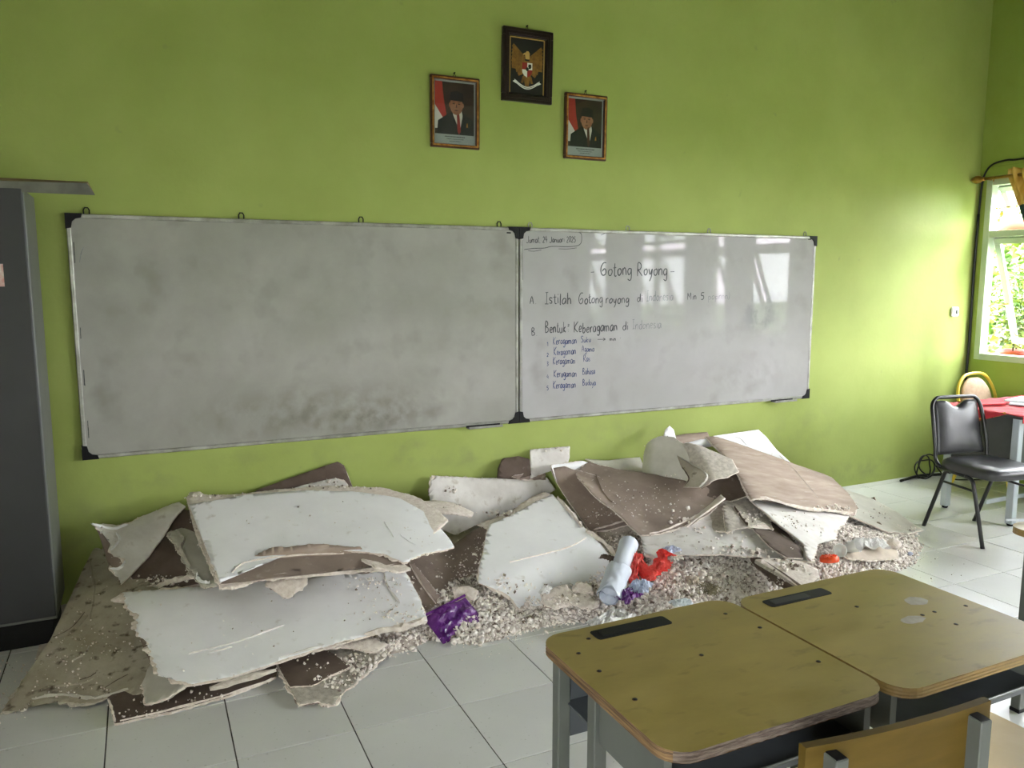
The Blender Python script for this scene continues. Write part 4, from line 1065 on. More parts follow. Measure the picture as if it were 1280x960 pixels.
# triangular drop at the left side of the desk
def drop(name, A, B, C, m, thick=.003, n=8, push=(-1, 0, 0)):
    b = MB(); A, B, C = Vector(A), Vector(B), Vector(C); vs = []; idx = {}
    for i in range(n + 1):
        for j in range(n + 1 - i):
            u, v = i / n, j / n; p = A + (B - A) * u + (C - A) * v
            p = p + Vector(push) * .010 * math.sin(u * 9 + v * 3) * (u + v)
            idx[i, j] = len(vs); vs.append(p - L)
    fs = []
    for i in range(n):
        for j in range(n - i):
            fs.append((idx[i, j], idx[i + 1, j], idx[i, j + 1]))
            if j < n - i - 1: fs.append((idx[i + 1, j], idx[i + 1, j + 1], idx[i, j + 1]))
    b.add(vs, fs, m, True); o = b.build(name, t); md = o.modifiers.new('t', 'SOLIDIFY'); md.thickness = thick; return o
xd = DX0 - .016
drop('cloth_drop', (xd, -.70, .767), (xd, -1.19, .767), (xd, -.78, .60), 'red')
b = MB()
for (p, q) in (((xd - .006, -.78, .60), (xd - .006, -1.19, .765)), ((xd - .006, -.78, .60), (xd - .006, -.70, .767))):
    p, q = Vector(p), Vector(q); d = (q - p).normalized(); n_ = Vector((0, -d.z, d.y)) * .018
    if n_.z < 0: n_ = -n_
    b.add([p - L, q - L, q + n_ - L, p + n_ - L], [(0, 1, 2, 3)], 'trim')
b.build('gold_trim', t)
b = MB(); b.box((DX0 + .3 - L.x, DY0 - .016 - L.y, .742 - L.z), (.62, .004, .045), 'red'); b.build('front_hem', t)
# papers and book on the cloth
for k, (x, y, rz, w, d, z, mm, lb, nm, ct) in enumerate([
        (6.02, -1.0, .5, .30, .21, .003, 'paper', 'stack of white paper sheets lowest on the red cloth', 'paper_stack', 'paper'),
        (6.06, -.97, .2, .29, .20, .014, 'paper', 'crooked white papers on top of the paper stack', 'paper_stack', 'paper'),
        (5.72, -.86, -.2, .24, .17, .003, 'red', 'thin dark red book on the cloth near the yellow chair', 'exercise_book', 'book')]):
    t2 = thing(nm, lb, ct, (x, y, .7725 + z), rz)
    for j in range(3):
        b = MB(); b.box((.006 * j, .004 * (j % 2), .002 + .0035 * j), (w, d, .003), mm); b.build('sheet' if mm == 'paper' else 'page_block', t2)

# ================================================================== ceiling debris
def smooth01(t): t = max(0.0, min(1.0, t)); return t * t * (3 - 2 * t)
def lerp_tab(x, tab):
    if x <= tab[0][0]: return tab[0][1]
    for (a, va), (c, vc) in zip(tab, tab[1:]):
        if x <= c: return va + (vc - va) * (x - a) / (c - a)
    return tab[-1][1]
FRONT = [(-.2, -.6), (.2, -.9), (.9, -1.12), (1.22, -1.24), (1.32, -1.23), (1.42, -1.16), (1.5, -1.22), (1.6, -1.30), (2.0, -1.26), (2.4, -1.34), (2.8, -1.43), (3.3, -1.5), (3.9, -1.5), (4.3, -1.44), (4.6, -1.27), (4.8, -1.08), (5.0, -.75), (5.2, -.4)]
CAP = [(-.2, 0), (0, .02), (.8, .05), (1.2, .08), (1.6, .11), (2.2, .13), (2.7, .19), (3.2, .26), (3.9, .25), (4.2, .17), (4.5, .08), (4.75, .05), (5.0, .02), (5.2, .0)]
def mound(x, y):
    yf = lerp_tab(x, FRONT) + .03 * noise.noise((x * 5, 2, 0)) + .015 * noise.noise((x * 17, 5, 0))
    d = y - yf
    if d < 0: return -.01 + .1 * d
    cap = lerp_tab(x, CAP)
    sl = lerp_tab(x, [(2.3, .38), (2.8, .56), (4.0, .56), (4.4, .38)])
    h = cap * (1 - math.exp(-d * sl / max(cap, .01)))
    h += (.014 * noise.noise((x * 6, y * 6, 3)) + .010 * noise.noise((x * 15, y * 15, 7))) * min(1, d * 8) * min(1, cap * 12)
    return max(h, .002)
b = MB(); sx = .028; nx = int(5.4 / sx); ny = int(1.6 / sx); hs = {}
vid = {}
def gv(i, j):
    if (i, j) not in vid:
        x, y = -.2 + i * sx, -.004 - j * sx
        h = mound(x, y); vid[i, j] = len(vv); vv.append((x, y, max(h, -.004)))
    return vid[i, j]
vv = []; ff = []
for i in range(nx):
    for j in range(ny):
        if max(mound(-.2 + (i + a) * sx, -.004 - (j + c) * sx) for a in (0, 1) for c in (0, 1)) > 0:
            ff.append((gv(i, j), gv(i, j + 1), gv(i + 1, j + 1), gv(i + 1, j)))
b.add(vv, ff, 'dust', True)
o = b.build('plaster_dust_heap'); tag(o, 'fine pale plaster dust heaped on the floor below the broken boards', 'rubble', kind='stuff')

ICO = []
ph = (1 + 5 ** .5) / 2
for a_, c_ in ((1, ph), (-1, ph), (1, -ph), (-1, -ph)): ICO += [(a_, c_, 0), (0, a_, c_), (c_, 0, a_)]
ICO = np.array(ICO) / math.sqrt(1 + ph * ph)
bm = bmesh.new()
for v in ICO: bm.verts.new(v)
bmesh.ops.convex_hull(bm, input=bm.verts[:])
bm.verts.ensure_lookup_table(); bm.verts.index_update()
ICOV = np.array([v.co[:] for v in bm.verts]); ICOF = np.array([[v.index for v in f.verts] for f in bm.faces]); bm.free()
# coarse 8-face grain
OCV = np.array([(1, 0, 0), (-1, 0, 0), (0, 1, 0), (0, -1, 0), (0, 0, 1), (0, 0, -1)], float)
OCF = np.array([(0, 2, 4), (2, 1, 4), (1, 3, 4), (3, 0, 4), (2, 0, 5), (1, 2, 5), (3, 1, 5), (0, 3, 5)])
def grains(name, pts, sizes, mats, weights, seed=0, parent=None, fine=False):
    rs = np.random.RandomState(seed); n = len(pts)
    V0, F0 = (ICOV, ICOF) if fine else (OCV, OCF)
    q = rs.normal(size=(n, 4)); q /= np.linalg.norm(q, axis=1)[:, None]
    w, x, y, z = q.T
    Rm = np.stack([1 - 2 * (y * y + z * z), 2 * (x * y - z * w), 2 * (x * z + y * w), 2 * (x * y + z * w), 1 - 2 * (x * x + z * z), 2 * (y * z - x * w), 2 * (x * z - y * w), 2 * (y * z + x * w), 1 - 2 * (x * x + y * y)], 1).reshape(n, 3, 3)
    S = np.asarray(sizes)[:, None, None] * rs.uniform(.6, 1.3, (n, 1, 3))
    V = V0[None] * S * rs.uniform(.75, 1.2, (n, len(V0), 1))
    V = np.einsum('nij,nkj->nki', Rm, V) + np.asarray(pts)[:, None, :]
    F = F0[None] + (np.arange(n) * len(V0))[:, None, None]
    me = bpy.data.meshes.new(name)
    V = V.reshape(-1, 3); F = F.reshape(-1, 3)
    me.vertices.add(len(V)); me.vertices.foreach_set('co', V.ravel())
    me.loops.add(F.size); me.loops.foreach_set('vertex_index', F.ravel().astype(np.int32))
    me.polygons.add(len(F)); me.polygons.foreach_set('loop_start', np.arange(0, F.size, 3, dtype=np.int32))
    me.polygons.foreach_set('loop_total', np.full(len(F), 3, np.int32))
    mi = np.repeat(rs.choice(len(mats), n, p=weights), len(F0)).astype(np.int32)
    me.polygons.foreach_set('material_index', mi)
    for m in mats: me.materials.append(MT[m])
    me.update(calc_edges=True); me.validate()
    o = bpy.data.objects.new(name, me); col.objects.link(o)
    if parent: o.parent = parent
    return o
CRUMB_P, CRUMB_S = [], []
def crumb(p, s): CRUMB_P.append((p[0], p[1], p[2])); CRUMB_S.append(s)

SLABS = {}
def plane_of(anchors):
    P = [at(a[0], a[1], **{a[2]: a[3]}) for a in anchors]
    n = (P[1] - P[0]).cross(P[2] - P[0]).normalized()
    if n.dot(CAM - P[0]) < 0: n = -n
    return P[0], n
def hit(px, py, pl):
    d = ray(px, py); return CAM + d * ((pl[0] - CAM).dot(pl[1]) / d.dot(pl[1]))

def slab(name, label, outline, anchors, top='white', bot='brown', core='core', th=.009, jag=.006, lip=.012, wav=.003, seed=0,
         curls=(), cat='broken board', group='broken ceiling boards on the floor', grid=.04, crumbs=(), strips=(), corein=0.0, off=0.0):
    rr = random.Random(seed * 7 + 1)
    pl = plane_of(anchors)
    pl = (pl[0] + pl[1] * off, pl[1])
    W = [hit(p[0], p[1], pl) for p in outline]
    rf = [p[2] if len(p) > 2 else 1.0 for p in outline]
    n = pl[1]; u = (Vector((1, 0, 0)) - n * n.x).normalized(); v = n.cross(u)
    o = sum(W, Vector()) / len(W)
    P2 = [((w - o).dot(u), (w - o).dot(v)) for w in W]
    area = sum(P2[i][0] * P2[(i + 1) % len(P2)][1] - P2[(i + 1) % len(P2)][0] * P2[i][1] for i in range(len(P2)))
    if area < 0: P2 = P2[::-1]; rf = rf[::-1]; rf = rf[1:] + rf[:1]
    cl = []
    for (x1, y1, x2, y2, xs, ys, dist, h) in curls:
        a = hit(x1, y1, pl) - o; c = hit(x2, y2, pl) - o; s_ = hit(xs, ys, pl) - o
        a = Vector((a.dot(u), a.dot(v))); c = Vector((c.dot(u), c.dot(v))); s_ = Vector((s_.dot(u), s_.dot(v)))
        nn = Vector((-(c - a).y, (c - a).x)).normalized()
        if (s_ - a).dot(nn) < 0: nn = -nn
        cl.append((a, nn, dist, h))
    def defo(x, y):
        z = wav * (noise.noise((x * 4 + seed, y * 4, seed)) * 1.4 + .4 * noise.noise((x * 13, y * 13 + seed, 2)))
        for (a, nn, dist, h) in cl:
            d = (Vector((x, y)) - a).dot(nn)
            if d > 0: z += h * (d / dist) ** 2 if d < dist else h * (2 * d / dist - 1)
        return z
    def ring(offs, jg, sd):
        out = []; N = len(P2)
        for i in range(N):
            a, c = Vector(P2[i]), Vector(P2[(i + 1) % N]); L = (c - a).length
            if L < 1e-5: continue
            d = (c - a) / L; nn = Vector((d.y, -d.x)); k = max(1, int(L / .007)) if rf[i] > 0 else max(1, int(L / .06))
            for q in range(k):
                t = q / k; p = a + d * (L * t)
                f = 1.0 if rf[i] == 0 else 1.0
                nz = noise.noise((p.x * 28 + sd, p.y * 28, sd)) + .9 * noise.noise((p.x * 75, p.y * 75 + sd, sd)) + 1.4 * noise.noise((p.x * 11, p.y * 11, sd + 3)); nz = nz * 1.25 if rf[i] >= .6 else nz
                e = min(1, 6 * min(t, 1 - t) + .35)
                out.append(p + nn * ((offs * (.25 + .75 * abs(noise.noise((p.x * 16, p.y * 16, sd + 9))) * 2) * min(rf[i], 1.5) + jg * rf[i] * nz) * e))
        return out
    root = thing(name, label, cat, o, group=group)
    root.matrix_world = Matrix((u, v, n)).transposed().to_4x4(); root.matrix_world.translation = o
    def sheet(nm, pts, z1, t_, mtop, mrim, mbot, lab=None):
        bm = bmesh.new(); vs = [bm.verts.new((p.x, p.y, 0)) for p in pts]
        try: f = bm.faces.new(vs)
        except ValueError: bm.free(); return None
        bmesh.ops.triangulate(bm, faces=[f])
        x0, x1 = min(p.x for p in pts), max(p.x for p in pts); y0, y1 = min(p.y for p in pts), max(p.y for p in pts)
        for ax, lo_, hi_ in ((0, x0, x1), (1, y0, y1)):
            k = int((hi_ - lo_) / grid)
            for q in range(1, k + 1):
                c = lo_ + (hi_ - lo_) * q / (k + 1)
                pc = (c, 0, 0) if ax == 0 else (0, c, 0); pn = (1, 0, 0) if ax == 0 else (0, 1, 0)
                bmesh.ops.bisect_plane(bm, geom=bm.verts[:] + bm.edges[:] + bm.faces[:], plane_co=pc, plane_no=pn)
        bmesh.ops.dissolve_degenerate(bm, dist=1e-5, edges=bm.edges[:])
        for f in bm.faces:
            if f.normal.z < 0: f.normal_flip()
        r_ = bmesh.ops.extrude_face_region(bm, geom=bm.faces[:])
        nv = [g for g in r_['geom'] if isinstance(g, bmesh.types.BMVert)]
        nvs = set(nv)
        for v_ in nv: v_.co.z += t_
        bmesh.ops.recalc_face_normals(bm, faces=bm.faces[:])
        bm.normal_update()
        mats_ = [mtop, mrim, mbot]
        for f in bm.faces:
            f.material_index = 0 if f.normal.z > .7 else (2 if f.normal.z < -.7 else 1)
            f.smooth = f.material_index != 1
        for v_ in bm.verts: v_.co.z += z1 - t_ + defo(v_.co.x, v_.co.y)
        me = bpy.data.meshes.new(nm); bm.to_mesh(me); bm.free()
        for m_ in mats_: me.materials.append(MT[m_])
        ob = bpy.data.objects.new(nm, me); col.objects.link(ob); ob.parent = root
        if lab: ob['label'] = lab
        return ob
    if th > .004:
        core_ring = ring(lip, jag * 1.2, seed + 11)
        for q in core_ring:      # loose crumbs hanging on the broken edges
            if rr.random() < .30 and lip > .005:
                s_ = rr.uniform(.0012, .0042); w_ = o + u * (q.x + rr.uniform(-.008, .004)) + v * (q.y + rr.uniform(-.008, .004)) + n * (defo(q.x, q.y) - rr.uniform(-.002, th * .8))
                crumb(w_, s_)
        sheet('gypsum_core', core_ring, -.001, th - .002, core, core, core)
        sheet('face_paper', ring(-corein, jag, seed + 23), .0, .0011, top, core, top)
        sheet('back_paper', ring(0, jag, seed + 37), -th + .001, .0011, bot, bot, bot)
    else:
        sheet('paper_sheet', ring(0, jag, seed + 23), 0, th, top, core, bot)
    SLABS[seed] = (pl, root)
    for (cx, cy, rx, ry, cnt, sz) in crumbs:
        for _ in range(cnt):
            px, py = cx + rr.gauss(0, rx * .5), cy + rr.gauss(0, ry * .5)
            p = hit(px, py, pl); q = ((p - o).dot(u), (p - o).dot(v))
            ins = False
            for i_ in range(len(P2)):
                a_, c_ = P2[i_], P2[i_ - 1]
                if (a_[1] > q[1]) != (c_[1] > q[1]) and q[0] < (c_[0] - a_[0]) * (q[1] - a_[1]) / (c_[1] - a_[1]) + a_[0]: ins = not ins
            if not ins: continue
            s_ = sz * rr.uniform(.35, 1.3) ** 1.5
            p = p + n * (defo(*q) + s_ * .45); crumb(p, s_)
    for (pts, w, m_, h, nm) in strips:
        # a raised ragged torn strip following a path on the face
        bb = MB(); path = [hit(x, y, pl) - o for x, y in pts]; path = [Vector((p.dot(u), p.dot(v), 0)) for p in path]
        path = spline(path, 5); A, B, T = [], [], []
        for i, p in enumerate(path):
            t_ = (path[min(i + 1, len(path) - 1)] - path[max(i - 1, 0)]).normalized(); nn = Vector((-t_.y, t_.x, 0))
            ww = w * (.5 + .6 * rr.random()) * (math.sin(math.pi * (i + .6) / (len(path) + .2)) ** .5)
            z = defo(p.x, p.y)
            A.append(p + nn * ww * .6 + Vector((0, 0, z - .001))); B.append(p - nn * ww * .6 + Vector((0, 0, z - .001))); T.append(p + nn * ww * rr.uniform(-.3, .3) + Vector((0, 0, z + h * rr.uniform(.5, 1.2))))
        N_ = len(path)
        bb.add(A + T + B, [(i, N_ + i, N_ + i + 1, i + 1) for i in range(N_ - 1)] + [(N_ + i, 2 * N_ + i, 2 * N_ + i + 1, N_ + i + 1) for i in range(N_ - 1)], m_)
        bb.build(nm, root)
    return root

exec_debris = True
# ---- left group
slab('gypsum_sheet', 'large dusty beige board sloping from the floor to the wall at the far left', [(2, 889), (30, 848, 0), (62, 800, 0), (84, 755, 0), (103, 712, 0), (117, 686), (150, 690), (200, 740), (222, 800), (235, 850), (205, 864), (180, 866), (160, 868), (140, 868), (118, 879, .6), (100, 880), (73, 877), (70, 872), (45, 872), (33, 886)],
     [(2, 889, 'Z', .012), (118, 686, 'Y', -.06), (200, 864, 'Z', .035)], top='dusty', bot='greypaper', core='coregrey', jag=.006, lip=.008, wav=.008, seed=1,
     crumbs=[(80, 820, 50, 40, 90, .0042), (150, 740, 40, 40, 30, .004), (130, 800, 60, 30, 70, .0045), (90, 860, 60, 14, 60, .004)],
     strips=[([(66, 796), (90, 783), (106, 766)], .006, 'darkbrown', .003, 'crack'), ([(100, 850), (112, 846), (120, 841)], .006, 'darkbrown', .003, 'crack'), ([(128, 862), (145, 850), (160, 842)], .005, 'darkbrown', .003, 'crack'), ([(72, 796), (95, 785), (110, 770)], .012, 'dusty', .006, 'paper_wrinkle'), ([(112, 700), (118, 740), (112, 775)], .014, 'dusty', .006, 'paper_wrinkle'), ([(40, 874), (80, 868), (120, 872), (160, 860)], .02, 'greypaper', .008, 'paper_wrinkle'), ([(60, 858), (100, 855), (118, 848)], .01, 'dusty', .007, 'paper_wrinkle'), ([(90, 826), (105, 818), (112, 806)], .012, 'coregrey', .006, 'paper_wrinkle')])
slab('gypsum_sheet', 'brown-backed board strip lying flat on the tiles under the big lower white board', [(134, 872, 0), (143, 904, .8), (225, 886, .8), (290, 868, .8), (345, 846, .5), (350, 815, 0), (200, 830, 0)],
     [(134, 872, 'Z', .03), (143, 904, 'Z', .012), (345, 848, 'Z', .02)], top='darkbrown', bot='white', jag=.004, lip=.012, wav=.002, seed=2, crumbs=[(200, 893, 60, 6, 60, .005), (270, 872, 60, 8, 60, .005)],
     strips=[([(136, 874), (141, 890), (144, 903)], .012, 'core', .006, 'torn_edge'), ([(150, 901), (225, 884), (300, 863), (344, 848)], .014, 'core', .007, 'torn_edge')])
slab('gypsum_sheet', 'thin torn grey-green paper flap at the left end of the lower white board', [(172, 800), (188, 790), (200, 820), (222, 838), (232, 858), (210, 872), (182, 880), (180, 862), (172, 845), (183, 828)],
     [(172, 845, 'Z', .05), (182, 880, 'Z', .03), (225, 845, 'Z', .085)], top='greypaper', bot='greypaper', jag=.005, lip=.006, seed=3, wav=.006)
slab('gypsum_sheet', 'long white board with torn left end, the lowest and nearest of the white boards', [(153, 741), (250, 733, .3), (330, 722, .3), (430, 718, .4), (505, 712, .3), (522, 742, .3), (534, 776, .7), (478, 789, .7), (430, 800, .6), (388, 814, .5), (345, 828, .3), (290, 846, .3), (240, 855, .8), (205, 845, 1.6), (190, 826, 1.8), (183, 800, 1.8), (170, 785, 2), (172, 768, 1.5), (160, 758, 1.5)],
     [(200, 848, 'Z', .10), (530, 778, 'Z', .10), (330, 722, 'Z', .235)], top='white', bot='brown', jag=.007, lip=.02, wav=.005, seed=4, th=.011,
     crumbs=[(460, 745, 60, 30, 60, .005), (300, 800, 120, 40, 40, .004), (500, 770, 40, 14, 70, .006), (470, 728, 50, 8, 60, .006)],
     strips=[([(236, 817), (262, 810), (300, 800), (330, 790), (355, 782)], .012, 'whited', .006, 'scuffed_ridge'), ([(262, 815), (290, 808)], .01, 'whited', .005, 'scuffed_ridge'),
             ([(532, 774), (510, 782), (485, 787), (455, 792)], .05, 'core', .010, 'torn_edge'), ([(405, 806), (385, 812), (350, 823)], .018, 'whited', .006, 'torn_edge'),
             ([(345, 838), (300, 850), (262, 861)], .04, 'core', .004, 'torn_edge'), ([(480, 715), (486, 735), (500, 755)], .012, 'whited', .007, 'scuffed_ridge')])
slab('gypsum_sheet', 'crumpled white board with ragged left edge leaning on the wall, left end of the pile', [(120, 668, 2), (135, 658, 1.5), (160, 654, 1), (182, 640, .5), (205, 629, .3), (222, 622, .3), (231, 631, .2), (205, 665, 0), (180, 698, 0), (151, 731, 1), (147, 720, 1.5), (137, 712, 2), (152, 706, 2), (155, 700, 2), (142, 694, 2), (140, 688, 2), (148, 676, 2), (143, 668, 2), (130, 676, 1.5)],
     [(228, 625, 'Y', -.09), (120, 668, 'Y', -.13), (151, 731, 'Z', .22)], top='whited', bot='brown', jag=.006, lip=.006, wav=.02, grid=.025, seed=5, curls=[(150, 650, 150, 720, 120, 680, .08, .05), (175, 662, 230, 645, 210, 625, .12, -.03)],
     crumbs=[(128, 672, 14, 10, 25, .006), (145, 728, 12, 6, 20, .005)], strips=[([(122, 668), (138, 664), (160, 655)], .02, 'white', .012, 'torn_edge'), ([(140, 690), (150, 676), (146, 668)], .014, 'white', .01, 'torn_edge'), ([(138, 712), (150, 708), (156, 700)], .014, 'white', .01, 'torn_edge')])
slab('gypsum_sheet', 'small crumbling piece below the ragged board at the far left of the pile', [(120, 685), (135, 680), (150, 700), (155, 722), (150, 740), (140, 738), (128, 715)],
     [(120, 685, 'Z', .27), (150, 740, 'Z', .2), (155, 700, 'Z', .27)], top='dusty', bot='brown', core='coregrey', jag=.006, seed=6, wav=.01)
slab('gypsum_sheet', 'dark brown triangular board face showing between the two left white boards', [(150, 738, .4), (190, 688, 0), (226, 636, 0), (248, 640, 0), (262, 700, 0), (262, 728, .5), (190, 740, .6)],
     [(226, 636, 'Y', -.08), (150, 738, 'Z', .20), (262, 728, 'Z', .235)], off=-.012, top='darkbrown', bot='white', jag=.004, lip=.008, wav=.004, seed=7, crumbs=[(200, 728, 35, 8, 90, .007)],
     strips=[([(165, 738), (190, 735), (215, 726), (240, 722), (262, 724)], .035, 'core', .016, 'torn_edge')])
slab('gypsum_sheet', 'narrow grey-green board wedged under the left end of the upper white board', [(212, 664, .8), (238, 658, .3), (248, 668, 0), (262, 695, 0), (272, 732, 1), (256, 734, 1), (247, 722, 1.5), (236, 710, 1.5), (228, 694, 1), (216, 676, 1)],
     [(215, 665, 'Y', -.24), (262, 690, 'Z', .33), (258, 734, 'Z', .27)], top='greypaper', bot='brown', core='coregrey', jag=.005, lip=.014, wav=.007, seed=8, strips=[([(222, 664), (230, 676), (226, 688), (238, 708)], .018, 'coregrey', .012, 'torn_edge'), ([(246, 716), (250, 726), (262, 730)], .02, 'white', .014, 'torn_edge')])
slab('gypsum_sheet', 'brown board leaning on the wall, its corner the peak of the left pile', [(300, 626, 0), (322, 612, 0), (372, 594, 0), (422, 577, .3), (430, 582, .5), (446, 622, 0), (400, 650, 0), (330, 650, 0)],
     [(425, 577, 'Y', -.03), (322, 612, 'Y', -.035), (440, 622, 'Y', -.10)], top='darkbrown', bot='white', jag=.003, lip=.005, seed=9, wav=.004)
slab('gypsum_sheet', 'pale grey board corner just below the brown peak of the left pile', [(345, 618, .3), (380, 606, .3), (420, 597, .7), (432, 602, .6), (444, 622, .3), (420, 640, 0), (350, 640, 0)],
     [(345, 618, 'Y', -.09), (425, 598, 'Y', -.07), (440, 630, 'Y', -.16)], top='whited', bot='brown', jag=.004, lip=.008, seed=10, wav=.004, crumbs=[(410, 604, 25, 6, 25, .006)])
slab('gypsum_sheet', 'beige torn board directly beneath the upper white board', [(233, 622), (240, 615), (262, 618, .5), (307, 616, .5), (385, 608, .6), (430, 608, .8), (480, 610, .8), (520, 620, .8), (545, 636, .6), (560, 650, 0), (520, 690, 1), (505, 704, 1), (470, 712, 1), (400, 716, 1), (330, 724, 1), (290, 735, .8), (274, 734, .6), (262, 706, .4), (245, 668, .3)],
     [(235, 628, 'Y', -.22), (440, 610, 'Y', -.22), (275, 734, 'Z', .33)], top='core', bot='brown', jag=.007, lip=.006, wav=.006, seed=11, th=.012,
     crumbs=[(380, 716, 100, 6, 120, .007), (440, 609, 60, 3, 60, .006), (270, 619, 40, 3, 30, .006)])
slab('gypsum_sheet', 'brown paper back laid bare in the tear along the front of the upper white board', [(290, 722), (300, 704), (340, 694, .5), (400, 690, .5), (450, 690, .5), (462, 696), (430, 706), (390, 712), (350, 718)],
     [(235, 628, 'Y', -.22), (440, 610, 'Y', -.22), (275, 734, 'Z', .33)], off=.004, th=.003, top='lightbrown', bot='brown', jag=.006, seed=12, wav=.006, strips=[([(276, 730), (330, 722), (395, 717), (450, 713), (500, 707)], .034, 'core', .012, 'torn_edge')], curls=[(290, 708, 460, 698, 380, 690, .04, .015)])
slab('gypsum_sheet', 'upper white board with a straight top edge, the cleanest and largest on the left pile', [(236, 631, .6), (268, 626, .2), (310, 618, .1), (385, 613, .1), (440, 614, .1), (500, 622, .1), (532, 636, .1), (548, 650, .2), (562, 664, .3), (569, 675, .6), (552, 684, 1.2), (530, 690, 1.2), (505, 703, 1.2), (480, 692, .8), (458, 690, .4), (420, 688, .3), (385, 691, .3), (340, 693, .3), (310, 700, .8), (285, 712, .8), (275, 728, .8), (262, 697, .1), (250, 665, .1)],
     [(235, 628, 'Y', -.22), (440, 610, 'Y', -.22), (275, 734, 'Z', .33)], off=.024, top='white', bot='brown', jag=.006, lip=.008, wav=.004, seed=13, th=.010, grid=.04,
     curls=[(470, 618, 500, 700, 560, 670, .35, -.05), (560, 668, 250, 640, 400, 612, .4, .0)],
     crumbs=[(400, 650, 110, 25, 25, .004), (520, 665, 30, 20, 14, .004)],
     strips=[([(290, 716), (305, 704), (340, 697), (385, 693), (430, 692)], .012, 'core', .005, 'torn_edge'), ([(480, 652), (488, 664), (492, 672)], .006, 'white', .004, 'scuffed_ridge'), ([(500, 668), (512, 676), (520, 680)], .006, 'white', .004, 'scuffed_ridge')])
slab('gypsum_sheet', 'thin curled paper edge sticking out under the right of the upper white board', [(452, 700), (470, 694), (500, 703), (513, 710), (500, 714), (470, 711)],
     [(452, 700, 'Z', .34), (513, 710, 'Z', .30), (470, 711, 'Z', .335)], top='core', bot='brown', jag=.004, lip=.006, seed=14, wav=.012)
slab('gypsum_sheet', 'small beige shard hanging below the torn front edge of the upper white board', [(332, 728), (360, 720), (384, 722), (382, 732), (362, 746), (350, 742)],
     [(332, 728, 'Z', .29), (384, 722, 'Z', .29), (358, 746, 'Z', .235)], top='core', bot='brown', jag=.006, lip=.008, seed=15, wav=.008)
slab('gypsum_sheet', 'square brown-faced fragment on the tiles in front of the left pile', [(346, 826, .3), (380, 812, .3), (398, 808, .5), (415, 816, 1), (438, 832, 1), (412, 845, 1), (390, 857, .8), (363, 858, .5), (352, 840, .2)],
     [(346, 826, 'Z', .045), (363, 858, 'Z', .03), (430, 832, 'Z', .035)], top='darkbrown', bot='core', jag=.004, lip=.006, seed=16, wav=.003, crumbs=[(390, 830, 25, 15, 18, .006), (410, 850, 30, 8, 40, .006)])
slab('gypsum_sheet', 'beige crumbling fragment fanning out beneath the square brown fragment', [(345, 830, .2), (398, 806), (440, 812), (470, 806), (500, 800), (480, 822), (452, 845), (427, 868), (420, 880), (408, 880), (396, 876), (374, 881), (366, 868), (358, 855)],
     [(358, 855, 'Z', .022), (420, 880, 'Z', .012), (480, 812, 'Z', .03)], top='coregrey', bot='brown', jag=.006, lip=.006, seed=17, wav=.006, crumbs=[(455, 835, 30, 16, 240, .009), (490, 812, 34, 14, 320, .009), (420, 855, 20, 12, 50, .007)])
slab('gypsum_sheet', 'tongue of curled paper drooping under the right half of the lower white board', [(408, 806), (440, 800), (468, 800), (484, 806), (470, 815), (452, 812), (430, 808)],
     [(408, 806, 'Z', .075), (484, 806, 'Z', .05), (440, 812, 'Z', .055)], top='core', bot='brown', jag=.005, lip=.006, seed=18, wav=.012)
# ---- middle group
slab('gypsum_sheet', 'white board leaning back on the wall between the two piles', [(538, 600, 1.4), (546, 595, .6), (600, 598, .3), (640, 597, .3), (684, 597, .3), (694, 612, .3), (680, 622, .3), (650, 634, .3), (620, 648, .3), (598, 655, .5), (570, 668, .3), (548, 660, .3), (540, 630, 1), (536, 615, 1.2)],
     [(540, 598, 'Y', -.05), (684, 597, 'Y', -.09), (590, 660, 'Z', .17)], top='whited', bot='brown', jag=.005, lip=.006, seed=19, wav=.006, crumbs=[(565, 612, 12, 6, 26, .007), (640, 620, 40, 14, 14, .005), (625, 640, 25, 6, 50, .008)])
slab('gypsum_sheet', 'cream torn paper fold between upper left white board and the leaning one', [(522, 626, .6), (545, 624, .6), (568, 628, .8), (592, 640, 1), (590, 645, .8), (566, 642, .8), (548, 640, .6), (532, 634, .6)],
     [(525, 626, 'Z', .40), (592, 643, 'Z', .31), (545, 640, 'Z', .36)], top='core', bot='brown', jag=.004, lip=.004, seed=20, wav=.008, crumbs=[(560, 634, 20, 4, 14, .006)])
slab('gypsum_sheet', 'broad dusty brown board in the hollow left of the centre white board', [(498, 700, 0), (560, 684, 0), (605, 655, .3), (650, 640, .4), (655, 632, .6), (648, 628, .5), (672, 640, 0), (640, 690, 0), (602, 735, .5), (566, 748, .6), (556, 756, .4), (530, 735, 0), (510, 712, 0)],
     [(500, 702, 'Z', .17), (560, 755, 'Z', .055), (650, 635, 'Z', .24)], top='brown', bot='white', jag=.005, lip=.006, seed=21, wav=.008, crumbs=[(575, 710, 36, 24, 130, .005), (590, 735, 26, 14, 160, .007), (598, 690, 8, 30, 60, .007)])
slab('gypsum_sheet', 'narrow brown board edge with a split beside the purple packet', [(497, 712, .3), (510, 704, .3), (518, 706, .3), (556, 752, .3), (548, 757, .6), (530, 764, .6), (520, 748, .3)],
     [(505, 706, 'Z', .19), (530, 764, 'Z', .07), (552, 752, 'Z', .08)], top='brown', bot='white', jag=.004, lip=.006, seed=22, wav=.005, crumbs=[(515, 730, 12, 14, 30, .006)], strips=[([(512, 706), (525, 728), (545, 755)], .008, 'core', .01, 'torn_edge')])
